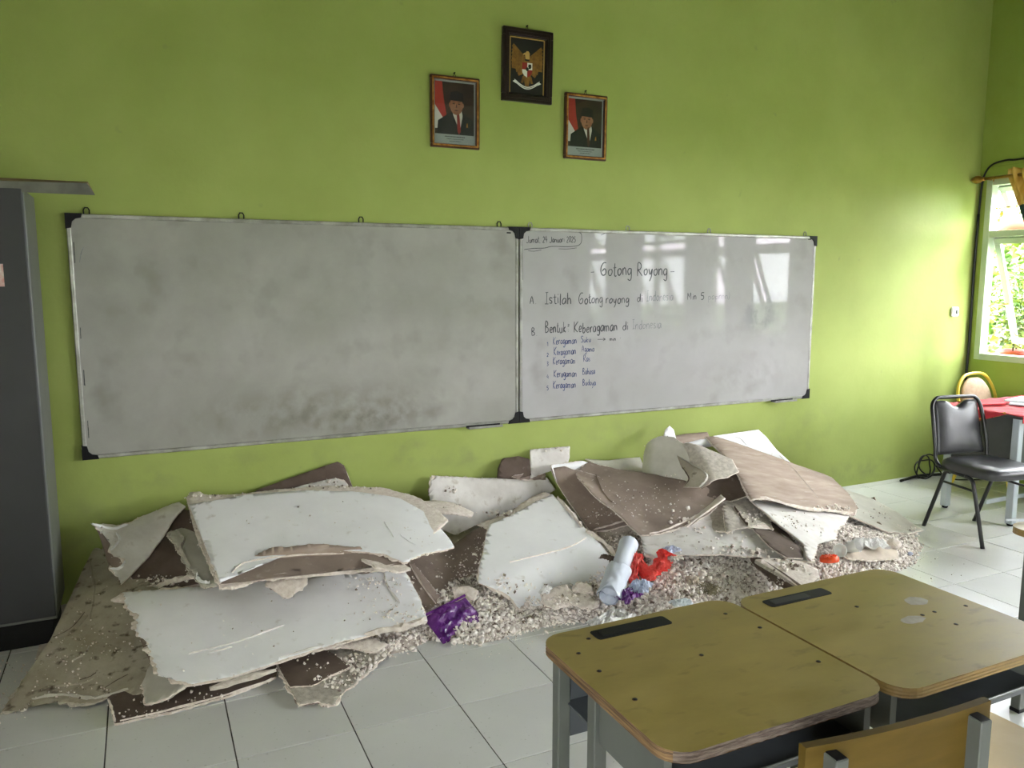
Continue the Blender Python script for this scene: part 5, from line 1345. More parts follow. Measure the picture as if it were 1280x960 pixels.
slab('gypsum_sheet', 'cream strip of broken core along the upper edge of the centre white board', [(596, 655), (612, 650), (640, 638), (665, 622), (680, 617), (690, 619), (672, 630), (640, 646), (612, 660)],
     [(600, 655, 'Z', .25), (685, 618, 'Z', .34), (640, 646, 'Z', .275)], top='core', bot='brown', jag=.006, lip=.006, seed=23, wav=.01, crumbs=[(632, 644, 22, 6, 60, .008)])
slab('gypsum_sheet', 'centre white board tilted forward with a crack across its middle', [(612, 656, .5), (640, 643, .3), (668, 628, .3), (690, 618, .6), (712, 638, .8), (730, 660, .8), (752, 680, .8), (776, 702, .8), (766, 716, .5), (745, 735, .5), (715, 742, .5), (680, 746, .6), (650, 751, .8), (640, 742, 1.2), (622, 735, 1), (598, 728, .8), (598, 712, .5), (604, 692, .4), (607, 672, .4)],
     [(690, 618, 'Z', .345), (652, 750, 'Z', .095), (776, 702, 'Z', .15)], top='white', bot='brown', jag=.005, lip=.014, seed=24, wav=.005, curls=[(640, 702, 735, 668, 700, 740, .12, -.012)],
     crumbs=[(635, 728, 26, 8, 60, .007), (690, 720, 50, 20, 18, .005), (770, 695, 12, 10, 24, .006)],
     strips=[([(637, 703), (665, 696), (690, 690), (715, 682), (733, 672)], .009, 'core', .006, 'crack_lip'), ([(697, 622), (712, 640), (728, 660)], .03, 'core', .014, 'torn_edge'), ([(732, 664), (755, 676), (778, 696)], .03, 'core', .02, 'torn_edge')])
slab('gypsum_sheet', 'small dark brown block of board standing against the wall', [(623, 597, .3), (624, 584, .3), (629, 573, .3), (648, 570, .3), (662, 574, .3), (664, 594, .3), (650, 598, 0)],
     [(625, 597, 'Y', -.10), (629, 573, 'Y', -.05), (662, 596, 'Y', -.12)], top='darkbrown', bot='brown', th=.03, jag=.003, lip=.003, seed=25, wav=.006, core='darkbrown')
slab('gypsum_sheet', 'small white offcut standing on the pile against the wall', [(663, 562, .5), (712, 558, .5), (712, 572, .7), (708, 582, .6), (690, 588, .6), (672, 594, .8), (663, 598, .5)],
     [(663, 562, 'Y', -.04), (712, 558, 'Y', -.05), (668, 596, 'Y', -.12)], top='whited', bot='brown', jag=.004, lip=.005, seed=26, wav=.006, crumbs=[(690, 562, 20, 3, 8, .006)])
slab('gypsum_sheet', 'low brown shard lying at the foot of the standing offcut', [(640, 596), (668, 590), (682, 592), (682, 600), (650, 600)],
     [(640, 597, 'Y', -.12), (682, 592, 'Y', -.1), (660, 600, 'Z', .40)], top='brown', bot='brown', jag=.003, lip=.003, seed=27)
slab('gypsum_sheet', 'white sheet with curled lip beside the standing offcut', [(679, 582, .5), (700, 580, .5), (728, 576, .5), (740, 580, .3), (735, 600, 0), (705, 602, 0), (690, 606, .5), (684, 594, .5)],
     [(680, 583, 'Y', -.13), (735, 578, 'Y', -.1), (690, 606, 'Z', .36)], top='white', bot='brown', jag=.004, lip=.005, seed=28, wav=.01, curls=[(695, 585, 700, 600, 680, 590, .03, .02)])
# ---- right group
slab('gypsum_sheet', 'brown board sloping down behind the wavy brown board, its left edge straight', [(688, 590, 0), (705, 586, .5), (730, 590, .5), (760, 600, 0), (790, 640, 0), (786, 656, .5), (762, 662, .8), (738, 663, .5), (712, 628, 0)],
     [(690, 590, 'Y', -.14), (738, 662, 'Z', .19), (786, 656, 'Z', .20)], top='brown', bot='white', jag=.004, lip=.008, seed=29, wav=.008, crumbs=[(750, 645, 24, 12, 50, .006)], strips=[([(742, 662), (765, 656), (786, 650)], .012, 'core', .012, 'torn_edge')], curls=[(705, 600, 735, 590, 715, 585, .08, .02)])
slab('gypsum_sheet', 'grey-green strip lying along the wall left of the curled sheet', [(732, 573, .3), (762, 575, .3), (800, 571, .3), (806, 590, 0), (790, 590, .5), (760, 588, .5)],
     [(733, 574, 'Y', -.05), (802, 572, 'Y', -.05), (770, 589, 'Y', -.16)], top='greypaper', bot='brown', jag=.003, lip=.004, seed=30, wav=.006)
slab('gypsum_sheet', 'wide wavy brown board in the middle of the right pile', [(720, 593, 1.2), (726, 584, .8), (735, 577, .5), (790, 588, 0), (850, 600, 0), (905, 612, .3), (910, 622, .5), (888, 640, .4), (868, 652, .5), (845, 662, .6), (812, 668, .4), (800, 668, .3), (778, 650, .2), (748, 628, .3), (730, 612, .6), (724, 604, 1)],
     [(735, 578, 'Y', -.10), (805, 668, 'Z', .235), (905, 618, 'Z', .33)], top='brown', bot='core', jag=.005, lip=.008, seed=31, wav=.014, grid=.035, curls=[(745, 600, 800, 662, 730, 625, .14, .035)],
     crumbs=[(800, 625, 60, 24, 110, .0045), (855, 650, 24, 8, 16, .01), (850, 638, 12, 6, 4, .014)], strips=[([(812, 667), (845, 658), (875, 642), (905, 622)], .014, 'core', .01, 'torn_edge'), ([(745, 592), (752, 610), (765, 628)], .014, 'brown', .010, 'paper_wrinkle')])
slab('gypsum_sheet', 'cream board surface half buried in dust below the wavy brown board', [(800, 668, 0), (860, 645, 0), (910, 625, 0), (950, 650, 0), (1004, 684, .4), (1018, 702, .5), (960, 698, .8), (900, 692, 1), (850, 694, 1), (822, 700, 1), (806, 690, .5)],
     [(806, 690, 'Z', .19), (1010, 700, 'Z', .165), (910, 630, 'Z', .29)], top='whited', bot='brown', jag=.006, lip=.008, seed=32, wav=.006, crumbs=[(880, 665, 60, 16, 60, .007), (930, 690, 70, 8, 140, .009)])
slab('gypsum_sheet', 'bright white board resting on the wall behind the big brown one', [(892, 545, .3), (948, 537, .3), (958, 546, .3), (972, 563, .3), (988, 578, .3), (1004, 590, .3), (960, 600, 0), (905, 570, 0)],
     [(895, 546, 'Y', -.07), (948, 538, 'Y', -.03), (1000, 588, 'Y', -.06)], top='white', bot='brown', jag=.003, lip=.004, seed=33, wav=.004, strips=[([(915, 545), (925, 548), (932, 556)], .006, 'whited', .005, 'scuffed_ridge')])
slab('gypsum_sheet', 'greenish grey board lying on the floor at the right end of the pile', [(1058, 612, .3), (1092, 624, .3), (1122, 641, .3), (1154, 662, .5), (1135, 667, .6), (1110, 665, .5), (1075, 650, .3), (1050, 640, 0)],
     [(1058, 614, 'Z', .17), (1154, 662, 'Z', .012), (1075, 650, 'Z', .125)], top='greypaper', bot='brown', jag=.004, lip=.006, seed=34, wav=.006, crumbs=[(1100, 640, 30, 12, 50, .005), (1140, 664, 12, 4, 20, .006)])
slab('gypsum_sheet', 'dark pointed shard poking up at the back of the greenish board', [(1083, 624, .2), (1093, 621, 0), (1096, 629, .2), (1090, 628, 0)],
     [(1083, 624, 'Z', .10), (1093, 621, 'Z', .13), (1096, 629, 'Z', .09)], top='darkbrown', bot='brown', jag=.002, lip=.002, seed=35)
slab('gypsum_sheet', 'brown underside strip folded under the greenish board at the pile end', [(1080, 650, .3), (1110, 660, .3), (1138, 666, .3), (1126, 672, .6), (1104, 667, .6), (1088, 660, .4)],
     [(1080, 650, 'Z', .07), (1138, 666, 'Z', .02), (1100, 668, 'Z', .03)], top='lightbrown', bot='brown', jag=.004, lip=.004, seed=36, off=.004)
slab('gypsum_sheet', 'white speckled board bridging a dark hollow under the big brown board', [(936, 622, .3), (966, 618, 0), (1010, 625, 0), (1066, 636, 0), (1060, 648, 1), (1046, 662, 1.4), (1044, 674, 1.4), (1036, 672, 1), (1026, 668, 1), (1022, 676, 1), (1020, 690, 1), (1014, 700, .8), (1007, 694, .3), (1004, 680, .2), (990, 668, .2), (966, 650, .2), (948, 634, .3)],
     [(940, 625, 'Z', .33), (1014, 700, 'Z', .175), (1060, 645, 'Z', .17)], top='whited', bot='darkbrown', jag=.005, lip=.006, seed=37, wav=.006, crumbs=[(990, 655, 30, 14, 60, .006)])
slab('gypsum_sheet', 'big light brown board on top of the right pile, its left edge curling up', [(884, 541, .3), (893, 545, .3), (920, 556, 0), (960, 572, 0), (1000, 587, 0), (1030, 592, .5), (1042, 598, .3), (1060, 616, .3), (1072, 634, .6), (1068, 644, 1), (1040, 639, 1), (1000, 634, .9), (965, 624, .9), (940, 622, .7), (934, 612, .5), (925, 595, .3), (908, 570, .3)],
     [(886, 542, 'Y', -.16), (1070, 640, 'Z', .17), (937, 618, 'Z', .38)], top='lightbrown', bot='darkbrown', jag=.005, lip=.01, seed=38, wav=.006, th=.011, grid=.035,
     curls=[(900, 545, 950, 622, 880, 590, .08, -.02)], crumbs=[(1045, 636, 30, 5, 60, .007)], strips=[([(975, 570), (1000, 595), (1022, 622)], .008, 'core', .003, 'paper_wrinkle'), ([(950, 622), (990, 632), (1030, 638), (1066, 642)], .022, 'core', .012, 'torn_edge')])
slab('gypsum_sheet', 'tilted slab with shadowed left side sunk in the rubble near the second desk', [(944, 699, .6), (968, 697, .6), (1000, 702, .8), (1022, 712, .8), (1024, 722, .6), (1006, 738, .5), (990, 728, .3), (966, 712, .3)],
     [(944, 699, 'Z', .19), (1022, 714, 'Z', .15), (1004, 738, 'Z', .125)], top='core', bot='darkbrown', core='coregrey', jag=.004, lip=.006, seed=39, wav=.004, th=.02, crumbs=[(985, 706, 24, 8, 70, .008)])
slab('gypsum_sheet', 'torn grey paper shards heaped under the corner of the wavy brown board', [(904, 620, .6), (925, 612, .8), (945, 632, 1), (962, 648, 1), (966, 664, 1), (955, 655, 1), (934, 660, 1), (908, 664, .3), (904, 645, .3)],
     [(906, 622, 'Z', .325), (908, 662, 'Z', .25), (962, 652, 'Z', .25)], top='coregrey', bot='greypaper', jag=.006, lip=.006, seed=40, wav=.014, crumbs=[(940, 645, 20, 12, 50, .007)], strips=[([(918, 634), (926, 648), (934, 660)], .01, 'darkbrown', .016, 'paper_wrinkle')])
slab('gypsum_sheet', 'grey flap between the torn shards and the cream board', [(880, 638, .3), (904, 632, .3), (908, 664, .3), (886, 664, .3)],
     [(880, 638, 'Z', .27), (904, 632, 'Z', .30), (908, 664, 'Z', .24)], top='coregrey', bot='greypaper', jag=.003, lip=.003, seed=41)
slab('gypsum_sheet', 'added dark sheet painting the shade in the hollow under the speckled white board', [(935, 628, 0), (952, 642, 0), (985, 668, .3), (1004, 690, .3), (1004, 698, .5), (984, 697, .6), (962, 683, .6), (940, 660, .5)],
     [(935, 630, 'Z', .275), (1004, 697, 'Z', .17), (942, 660, 'Z', .24)], off=.008, top='darkbrown', bot='brown', th=.006, jag=.004, lip=.004, seed=60)  # dark brown stands in for shade over the white floor of the hollow
slab('gypsum_sheet', 'added dark strip painting the shaded underside at the left of the sunken tilted slab', [(938, 697, .6), (950, 697, 0), (980, 716, 0), (1010, 737, 0), (1003, 747, .8), (984, 738, .8), (962, 722, .8), (944, 708, .8)],
     [(940, 700, 'Z', .17), (1003, 746, 'Z', .10), (1008, 737, 'Z', .128)], top='darkbrown', bot='brown', core='darkbrown', jag=.005, lip=.004, seed=61, crumbs=[(975, 728, 26, 6, 30, .005)])  # extra strip; the tilted slab's shadowed underside is put into its dark brown
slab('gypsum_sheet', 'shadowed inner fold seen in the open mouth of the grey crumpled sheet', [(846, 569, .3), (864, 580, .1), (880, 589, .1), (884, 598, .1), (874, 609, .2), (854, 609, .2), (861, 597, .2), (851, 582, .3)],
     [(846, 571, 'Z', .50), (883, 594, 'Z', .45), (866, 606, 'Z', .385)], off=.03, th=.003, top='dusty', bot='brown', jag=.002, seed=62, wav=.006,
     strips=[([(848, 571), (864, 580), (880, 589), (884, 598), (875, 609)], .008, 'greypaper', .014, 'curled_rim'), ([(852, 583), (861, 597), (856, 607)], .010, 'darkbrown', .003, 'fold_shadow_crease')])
# the crumpled sheets on top of the right pile
slab('gypsum_sheet', 'curled white sheet standing on the right pile, bulging toward the room', [(794, 600, .8), (797, 582, .3), (801, 562, .3), (806, 552, .5), (826, 545, .3), (842, 546, .3), (856, 556, .3), (868, 572, .3), (884, 588, .4), (884, 604, .6), (866, 608, 1), (845, 610, 1), (828, 602, 1), (812, 601, 1)],
     [(796, 600, 'Z', .355), (880, 607, 'Z', .37), (830, 546, 'Y', -.24)], top='greypaper', bot='brown', jag=.004, lip=.006, seed=42, wav=.012, grid=.02, curls=[(820, 545, 820, 605, 800, 580, .10, -.07), (850, 548, 870, 606, 890, 590, .08, -.03)],
     crumbs=[(835, 600, 28, 6, 60, .006)])
slab('gypsum_sheet', 'small white peak at the very top of the curled sheet', [(829, 549, .4), (832, 537, .4), (837, 532, .4), (842, 537, .4), (845, 548, .4), (838, 552, 0)],
     [(829, 549, 'Y', -.2), (845, 548, 'Y', -.2), (837, 532, 'Y', -.14)], top='white', bot='white', jag=.002, lip=.003, seed=43)
slab('gypsum_sheet', 'reddish brown strip behind the curled sheets touching the wall', [(840, 545, .3), (858, 542, .3), (884, 540, .3), (890, 552, 0), (850, 556, 0)],
     [(842, 545, 'Y', -.10), (884, 540, 'Y', -.10), (865, 556, 'Y', -.18)], top='lightbrown', bot='brown', jag=.003, lip=.003, seed=44)
slab('gypsum_sheet', 'sliver of white board between the reddish strip and the grey curl', [(853, 555, .5), (876, 549, .5), (891, 548, .3), (893, 557, .3), (870, 560, 0)],
     [(853, 555, 'Y', -.17), (891, 548, 'Y', -.17), (870, 560, 'Y', -.2)], top='white', bot='white', jag=.003, lip=.003, seed=45)
slab('gypsum_sheet', 'grey crumpled sheet rolled open to the left on the right pile', [(843, 568, .6), (846, 557, .5), (860, 553, .5), (878, 556, .3), (895, 562, .3), (904, 578, .3), (900, 592, .3), (888, 606, .5), (876, 611, .5), (880, 600, .3), (881, 592, .3), (872, 584, .3), (858, 576, .3)],
     [(844, 566, 'Z', .52), (902, 580, 'Z', .52), (880, 609, 'Z', .37)], top='coregrey', bot='brown', jag=.004, lip=.004, seed=46, wav=.02, grid=.02, off=.02, curls=[(860, 556, 890, 606, 905, 575, .06, -.05)])
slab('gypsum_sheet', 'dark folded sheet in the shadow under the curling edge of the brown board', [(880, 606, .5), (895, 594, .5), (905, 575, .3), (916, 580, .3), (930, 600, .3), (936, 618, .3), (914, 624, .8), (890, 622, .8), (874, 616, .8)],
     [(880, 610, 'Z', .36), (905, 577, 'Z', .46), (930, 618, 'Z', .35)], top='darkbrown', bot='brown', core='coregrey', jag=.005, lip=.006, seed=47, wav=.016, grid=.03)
slab('gypsum_sheet', 'broken pale edge strip sticking up left of the torn shards', [(900, 617, .4), (906, 622, .4), (886, 638, .4), (868, 650, .5), (858, 658, .5), (866, 646, .4), (884, 632, .4)],
     [(903, 619, 'Z', .345), (860, 656, 'Z', .265), (890, 636, 'Z', .33)], top='core', bot='brown', jag=.002, lip=.003, seed=48)
slab('gypsum_sheet', 'thin pale board edge half sunk in dust beside the floor at the right end', [(1052, 690), (1075, 684, .5), (1105, 681, .5), (1122, 688, .5), (1124, 697), (1090, 699), (1060, 698)],
     [(1052, 692, 'Z', .11), (1122, 688, 'Z', .07), (1090, 699, 'Z', .075)], top='cloth', bot='brown', jag=.004, lip=.005, seed=49, wav=.012, cat='broken board')
slab('gypsum_sheet', 'cream fragment between the roll and the left rubble heap', [(676, 745), (692, 735), (708, 731), (716, 742), (735, 742), (748, 758), (736, 762), (716, 754), (695, 760), (680, 758)],
     [(676, 748, 'Z', .10), (708, 731, 'Z', .13), (740, 760, 'Z', .085)], top='core', bot='brown', jag=.005, lip=.006, seed=50, wav=.01, crumbs=[(705, 750, 24, 8, 60, .007)])
slab('gypsum_sheet', 'pale angular chunk between centre white board and plastic roll', [(716, 737), (722, 727), (738, 730), (742, 740), (728, 744)],
     [(716, 738, 'Z', .12), (738, 730, 'Z', .145), (728, 744, 'Z', .11)], top='core', bot='core', th=.02, jag=.004, lip=.004, seed=51)
slab('gypsum_sheet', 'beige tab of paper standing up behind the purple packet', [(565, 734, .4), (585, 732, .4), (598, 738, .4), (594, 750, .5), (568, 750, .3)],
     [(565, 736, 'Z', .13), (598, 739, 'Z', .13), (580, 750, 'Z', .085)], top='core', bot='core', jag=.003, lip=.003, seed=52)

# ---- rubble grains
rs = np.random.RandomState(11)
pts = []; sz = []
while len(pts) < 26000:
    x = rs.uniform(1.1, 4.95); yf = lerp_tab(x, FRONT)
    dd = rs.gamma(1.6, .17) - .05; y = yf + dd
    if y > -.08: continue
    dens = lerp_tab(x, [(1.1, .4), (1.45, .5), (1.6, 1), (4.3, 1), (4.7, .8), (4.95, .4)])
    if rs.rand() > dens: continue
    s_ = .0034 + .0034 * rs.gamma(1.2, .8)
    if rs.rand() < .02: s_ *= 2
    s_ = min(s_, .016)
    z = mound(x, y)
    if z < 0:
        z = 0
        if rs.rand() > math.exp(dd * 60): continue
    pts.append((x, y, z + s_ * .5 + (rs.rand() ** 3) * .01 * (dd > .04))); sz.append(s_)
o = grains('plaster_rubble', pts, sz, ('grain1', 'grain2', 'grain3'), (.70, .25, .05), 5)
tag(o, 'countless pale plaster crumbs covering the heap and its foot', 'rubble', kind='stuff')
# stray crumbs on the tiles
for _ in range(700):
    x = rs.uniform(-.9, 5.2); yf = lerp_tab(max(-.2, min(5.2, x)), FRONT)
    if x < -.2: yf = -.7
    y = yf - abs(rs.normal(0, .12 if x > 1 else .16))
    s_ = .0015 + .003 * rs.rand() ** 2; crumb((x, y, s_ * .6), s_)
for _ in range(160):
    x = rs.uniform(-.55, -.12); y = rs.uniform(-1.15, -.55); s_ = .002 + .004 * rs.rand() ** 2; crumb((x, y, s_ * .6), s_)
o = grains('plaster_crumbs', CRUMB_P, CRUMB_S, ('grain1', 'grain2', 'grain3'), (.6, .25, .15), 9)
tag(o, 'scattered crumbs of plaster lying on the broken boards and tiles', 'rubble', kind='stuff')

# larger lumps one can pick out
def lump(label, px, py, Z, r, m, seed, squash=.7):
    p = at(px, py, Z=Z); t = MB(); rr = random.Random(seed)
    vs = [Vector(v) * r * rr.uniform(.75, 1.2) for v in ICOV]; vs = [Vector((v.x * 1.2, v.y, v.z * squash)) for v in vs]
    t.add(vs, [tuple(f) for f in ICOF], m); o = t.build('plaster_lump'); o.location = p; o.rotation_euler = (rr.random(), rr.random(), rr.random() * 6)
    o.modifiers.new('b', 'BEVEL').width = r * .12
    return tag(o, label, 'rubble', group='larger plaster lumps')
lump('rounded beige lump at the right end of the rubble', 1118, 680, .09, .045, 'core', 1)
lump('small lump on the right slope beside the second desk', 1098, 655, .09, .018, 'grain3', 2)
lump('grey lump beside the sunken tilted slab', 1012, 722, .13, .03, 'grain2', 3)
lump('cream lump right of the pale plastic wrapper', 878, 716, .14, .03, 'core', 4)
lump('white lump in front of the dry grass tuft', 845, 760, .05, .034, 'grain1', 5, .4)
lump('pale lump on the wavy brown board near its front edge', 855, 649, .27, .017, 'grain1', 6)
lump('tiny violet-tinged lump at the far right edge of the rubble', 1138, 692, .03, .02, 'bluebag', 7)
lump('lump on the tiles near the left heap edge', 683, 790, .02, .012, 'grain2', 8)

# ---- litter
def crumple(name, label, cat, c, size, m, seed, flat=.6, amp=.35, n=3, rz=0, part='crumpled_sheet', th=.0012):
    """crumpled film: a folded sheet, strongly displaced"""
    t = thing(name, label, cat, c, rz)
    b = MB(); N = 26; vs = []
    w, h = size[0], size[1]
    for j in range(N + 1):
        for i in range(N + 1):
            u, v = i / N * 2 - 1, j / N * 2 - 1
            q = Vector((u * w / 2, v * h / 2, 0))
            k = 1 / max(.12, (w + h) / 2) * 1.6
            def rid(x, y, s): return 1 - abs(noise.noise((x, y, s))) * 2
            z = size[2] * (flat * rid(u * n * .6, v * n * .6, seed) + amp * rid(u * n * 1.5, v * n * 1.5, seed + 4) + amp * .4 * rid(u * n * 4, v * n * 4, seed + 9))
            z *= (1 - .55 * max(abs(u), abs(v)) ** 3)
            q.x += .12 * w * noise.noise((u * 2, v * 2, seed + 20)); q.y += .12 * h * noise.noise((u * 2, v * 2, seed + 30))
            q.z = max(.002, z); vs.append(q)
    b.add(vs, [(j * (N + 1) + i, j * (N + 1) + i + 1, (j + 1) * (N + 1) + i + 1, (j + 1) * (N + 1) + i) for j in range(N) for i in range(N)], m)
    o = b.build(part, t); md = o.modifiers.new('t', 'SOLIDIFY'); md.thickness = th
    return t
# purple packet: flat pillow with sealed crimped ends, standing tilted
def packet(name, label, c, w, h, rot, m, seed, crimp=.012):
    t = thing(name, label, 'packet', c, rot=rot)
    b = MB(); N = 22; fr, bk = [], []
    for j in range(N + 1):
        for i in range(N + 1):
            u, v = i / N * 2 - 1, j / N * 2 - 1
            e = (1 - abs(u) ** 6) * (1 - abs(v) ** 2.5)
            wr = noise.noise((u * 2.5, v * 2.5, seed)) * .02 + abs(noise.noise((u * 5, v * 3, seed + 3))) * .016
            wob = .012 * math.sin(u * 3 + seed) * v
            x = u * w / 2 * (1 - .12 * v * noise.noise((seed, 0, 2))); y = v * h / 2 + .02 * u * noise.noise((u, seed, 0))
            fr.append((x, y, wob + (.012 + wr) * e)); bk.append((x, y, wob - .006 * e - .0012))
    n1 = N + 1; K = len(fr)
    fs = [(j * n1 + i, j * n1 + i + 1, (j + 1) * n1 + i + 1, (j + 1) * n1 + i) for j in range(N) for i in range(N)]
    b.add(fr, fs, m); b.add(bk, [f[::-1] for f in fs], m)
    b.build('wrapper', t)
    for s in (-1, 1):
        q = MB(); k = 24; vs = []
        for i in range(k + 1):
            x = (i / k * 2 - 1) * w / 2; zz = .0012 * (-1) ** i
            vs += [(x, s * h / 2, zz), (x, s * (h / 2 + crimp), zz)]
        q.add(vs, [(2 * i, 2 * i + 2, 2 * i + 3, 2 * i + 1) for i in range(k)], m); o = q.build('crimped_seal', t); o.modifiers.new('t', 'SOLIDIFY').thickness = .001
    return t
pc = at(569, 776, Z=.055)
packet('snack_packet', 'shiny purple foil packet at the foot of the pile, left of the rubble', pc, .25, .17, (R_(38), R_(-8), R_(16)), 'purple', 2)
pc = at(786, 748, Z=.10)
crumple('snack_packet', 'small dark purple wrapper just right of the plastic roll', 'packet', pc, (.13, .09, .05), 'purple', 5, rz=.3, part='wrapper')
pc = at(799, 738, Z=.115)
crumple('plastic_wrapper', 'pale blue-white crumpled wrapper on top of the small purple one', 'wrapper', pc, (.14, .10, .055), 'bluebag', 8, rz=.6, part='wrapper')
pc = at(838, 690, Z=.20)
crumple('plastic_wrapper', 'pale blue wrapper scrap above the red bag', 'wrapper', pc, (.10, .07, .035), 'bluebag', 15, part='wrapper')
pc = at(764, 777, Z=.045)
crumple('plastic_wrapper', 'clear crinkled wrapper at the rubble edge behind the nearest desk', 'wrapper', pc, (.24, .13, .04), 'clearp', 12, rz=.4, part='wrapper')
# red bag: thin crumpled film in a U with two raised ears
t = thing('plastic_bag', 'bright red thin plastic bag beside the plastic roll', 'bag', at(812, 720, Z=.13))
L = Vector(t.location)
path = spline([p - L for p in (at(788, 724, Z=.14), at(792, 712, Z=.155), at(797, 700, Z=.175), at(804, 712, Z=.15), at(814, 716, Z=.145), at(822, 708, Z=.16), at(829, 700, Z=.185), at(838, 699, Z=.19))], 7)
wid = [.012, .03, .045, .035, .03, .045, .06, .035]
for layer in range(3):
    b = MB(); N_ = len(path); n = 14; vs = []
    for i, p in enumerate(path):
        q = i / (N_ - 1) * (len(wid) - 1); k = int(min(q, len(wid) - 2)); w_ = wid[k] + (wid[k + 1] - wid[k]) * (q - k); w_ *= 1.15 - .1 * layer
        for j in range(n + 1):
            v = j / n * 2 - 1
            fold = .014 * (1 - abs(noise.noise((i * .35, v * 2.5, layer * 7))) * 3) + .007 * noise.noise((i * .9, v * 6, layer))
            vs.append(p + Vector((.012 * noise.noise((v * 3, i * .3, layer + 4)) + .008 * layer * v, fold * 1.1 - .014 * layer + .25 * w_ * v * v, v * w_ + .006 * noise.noise((i, v * 4, layer)) - .008)))
    n1 = n + 1
    b.add(vs, [(i * n1 + k, i * n1 + k + 1, (i + 1) * n1 + k + 1, (i + 1) * n1 + k) for i in range(N_ - 1) for k in range(n)], 'redbag')
    o = b.build('bag_film', t); o.modifiers.new('t', 'SOLIDIFY').thickness = .0007
# plastic roll: a rolled sheet with a flap wrinkled over its lower half
A_, B_ = at(761, 746, Z=.115), at(786, 680, Z=.23)
t = thing('plastic_roll', 'bluish white rolled plastic sheet leaning out of the rubble', 'plastic roll', A_)
ax = (B_ - A_); Ln = ax.length; axn = ax.normalized(); e1 = axn.cross(Vector((0, 0, 1))).normalized(); e2 = e1.cross(axn)
b = MB(); N_, n = 30, 28; vs = []
for i in range(N_ + 1):
    u = i / N_; p = axn * Ln * u
    r = .05 + .004 * math.sin(u * 7)
    pinch = .014 * math.exp(-((u - .46) / .08) ** 2); r -= pinch
    for k in range(n):
        an = 2 * math.pi * k / n; rad = r * (1 + .05 * noise.noise((math.cos(an) * 2, math.sin(an) * 2, u * 6)) * (1.8 if u < .5 else .6))
        vs.append(p + (e1 * math.cos(an) + e2 * math.sin(an)) * rad)
b.add(vs, [(i * n + k, i * n + (k + 1) % n, (i + 1) * n + (k + 1) % n, (i + 1) * n + k) for i in range(N_) for k in range(n)], 'roll', True)
b.add(vs[-n:], [tuple(range(n))], 'roll')
b.build('rolled_sheet', t)
b = MB(); vs = []
for i in range(90):      # spiral layers seen in the open lower end
    a = i * .33; r = .012 + .034 * i / 90
    for z in (-.002, .09): vs.append(axn * z + (e1 * math.cos(a) + e2 * math.sin(a)) * r)
b.add(vs, [(2 * i, 2 * i + 2, 2 * i + 3, 2 * i + 1) for i in range(89)], 'roll', True); o = b.build('inner_layers', t); o.modifiers.new('t', 'SOLIDIFY').thickness = .0012
cd = (CAM - A_); cd = (cd - axn * cd.dot(axn)).normalized(); ce = axn.cross(cd)
b = MB(); vs = []; M2 = 24
for j in range(M2 + 1):
    for i in range(M2 + 1):
        u = i / M2; v = j / M2; an = -1.9 + 3.3 * v
        fl = .009 + .010 * abs(noise.noise((u * 3, v * 4, 2))) + (.03 * max(0, v - .8) if True else 0)
        r = .047 + fl; uu = -.02 + .5 * u + .08 * noise.noise((v * 3, u, 4)); r += .004 * math.sin(u * 9 + v * 5) * u
        vs.append(axn * Ln * uu + (cd * math.cos(an) + ce * math.sin(an)) * r)
b.add(vs, [(j * (M2 + 1) + i, j * (M2 + 1) + i + 1, (j + 1) * (M2 + 1) + i + 1, (j + 1) * (M2 + 1) + i) for j in range(M2) for i in range(M2)], 'roll', True)
o = b.build('loose_flap', t); o.modifiers.new('t', 'SOLIDIFY').thickness = .001
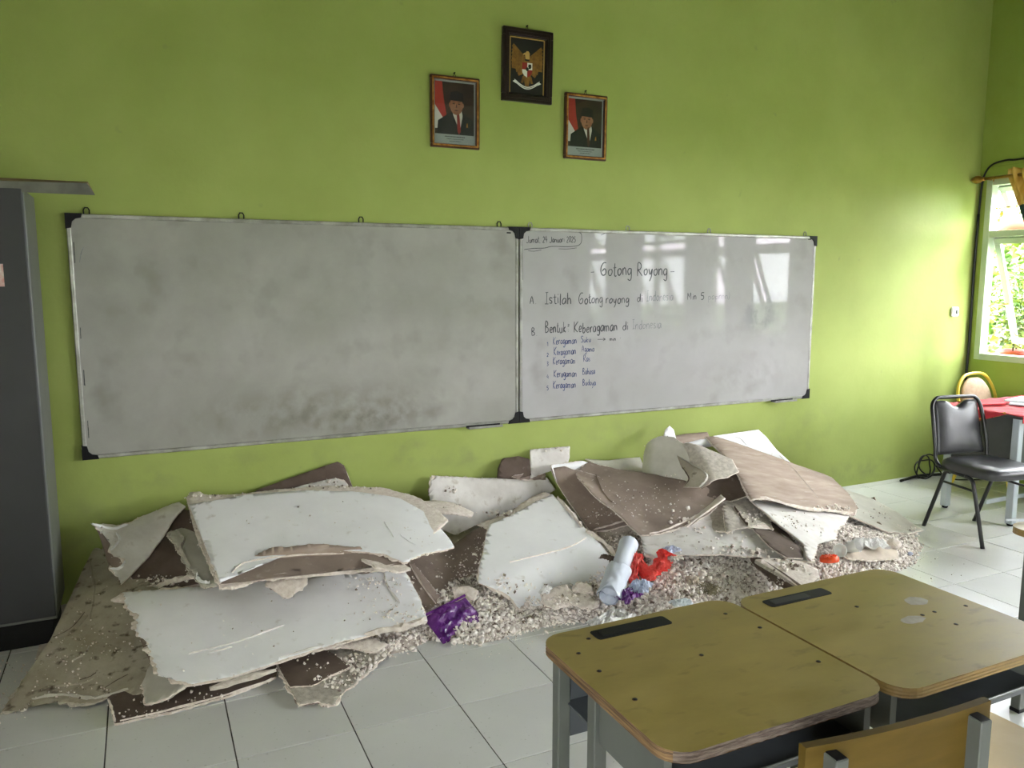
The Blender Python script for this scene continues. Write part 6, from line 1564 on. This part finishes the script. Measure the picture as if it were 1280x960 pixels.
# orange cap with ribs, cups
t = thing('orange_lid', 'bright orange plastic lid on the right rubble slope', 'lid', at(1037, 702, Z=.135), rot=(R_(-12), 0, 0))
b = MB(); b.lathe([(.047, 0), (.05, .004), (.05, .022), (.042, .03), (.02, .031)], (0, 0, 0), 'orange', 26); b.build('lid_body', t)
for k in range(10):
    a = k * .628; b = MB(); b.box((.03 * math.cos(a), .03 * math.sin(a), .032), (.022, .004, .006), 'orange', rot=Matrix.Rotation(a, 3, 'Z')); b.build('rib', t)
t = thing('plastic_cup', 'white plastic cup lying open toward the room beside the orange lid', 'cup', at(1050, 688, Z=.15), rot=(R_(72), 0, R_(-38)))
b = MB(); b.lathe([(.026, -.07), (.034, 0), (.038, .002), (.037, .006), (.032, .004), (.024, -.066)], (0, 0, 0), 'swhite', 24); b.build('cup_body', t)
t = thing('plastic_cup', 'crushed translucent cup behind the white cup', 'cup', at(1068, 683, Z=.14), rot=(R_(60), 0, R_(20)))
b = MB(); b.lathe([(.026, -.05), (.036, .02), (.04, .022), (.038, .026), (.034, .02), (.024, -.046)], (0, 0, 0), 'clearp', 14, smooth=False); b.build('cup_body', t)
crumple('plastic_film', 'crumpled cloudy film right of the cups', 'film', at(1085, 684, Z=.10), (.22, .10, .06), 'clearp', 21, rz=-.4)
# dry grass tuft
t = thing('dry_grass_tuft', 'tangled tuft of dry grass fibres in the rubble behind the nearest desk', 'dry grass', at(888, 742, Z=.10))
b = MB(); rr = random.Random(12)
for k in range(70):
    a = rr.uniform(0, 6.28); r = rr.uniform(.02, .08); x0_ = rr.uniform(-.03, .03); y0_ = rr.uniform(-.03, .03)
    b.tube(spline([(x0_, y0_, .0), (x0_ + r * .5 * math.cos(a), y0_ + r * .5 * math.sin(a), rr.uniform(.02, .05)), (x0_ + r * math.cos(a + .6), y0_ + r * math.sin(a + .6), rr.uniform(.0, .04))], 3), .0014, 'dry', 4)
o = b.build('fibres', t); o['kind'] = 'stuff'
for k, (px, py, Z, s_, m, lab) in enumerate([(843, 700, .185, .05, 'coregrey', 'curled scrap of grey paper right of the red bag'), (866, 728, .13, .06, 'cloth', 'cream paper scrap left of the dry grass tuft'),
        (760, 700, .17, .05, 'darkbrown', 'dark shred of backing paper above the plastic roll'), (852, 756, .07, .06, 'paper', 'small white paper scrap at the rubble front'), (682, 740, .12, .05, 'clearp', 'clear film scrap at the foot of the centre white board')]):
    crumple('paper_scrap', lab, 'scrap', at(px, py, Z=Z), (s_ * 1.8, s_, .03), m, 40 + k, rz=k, part='scrap')
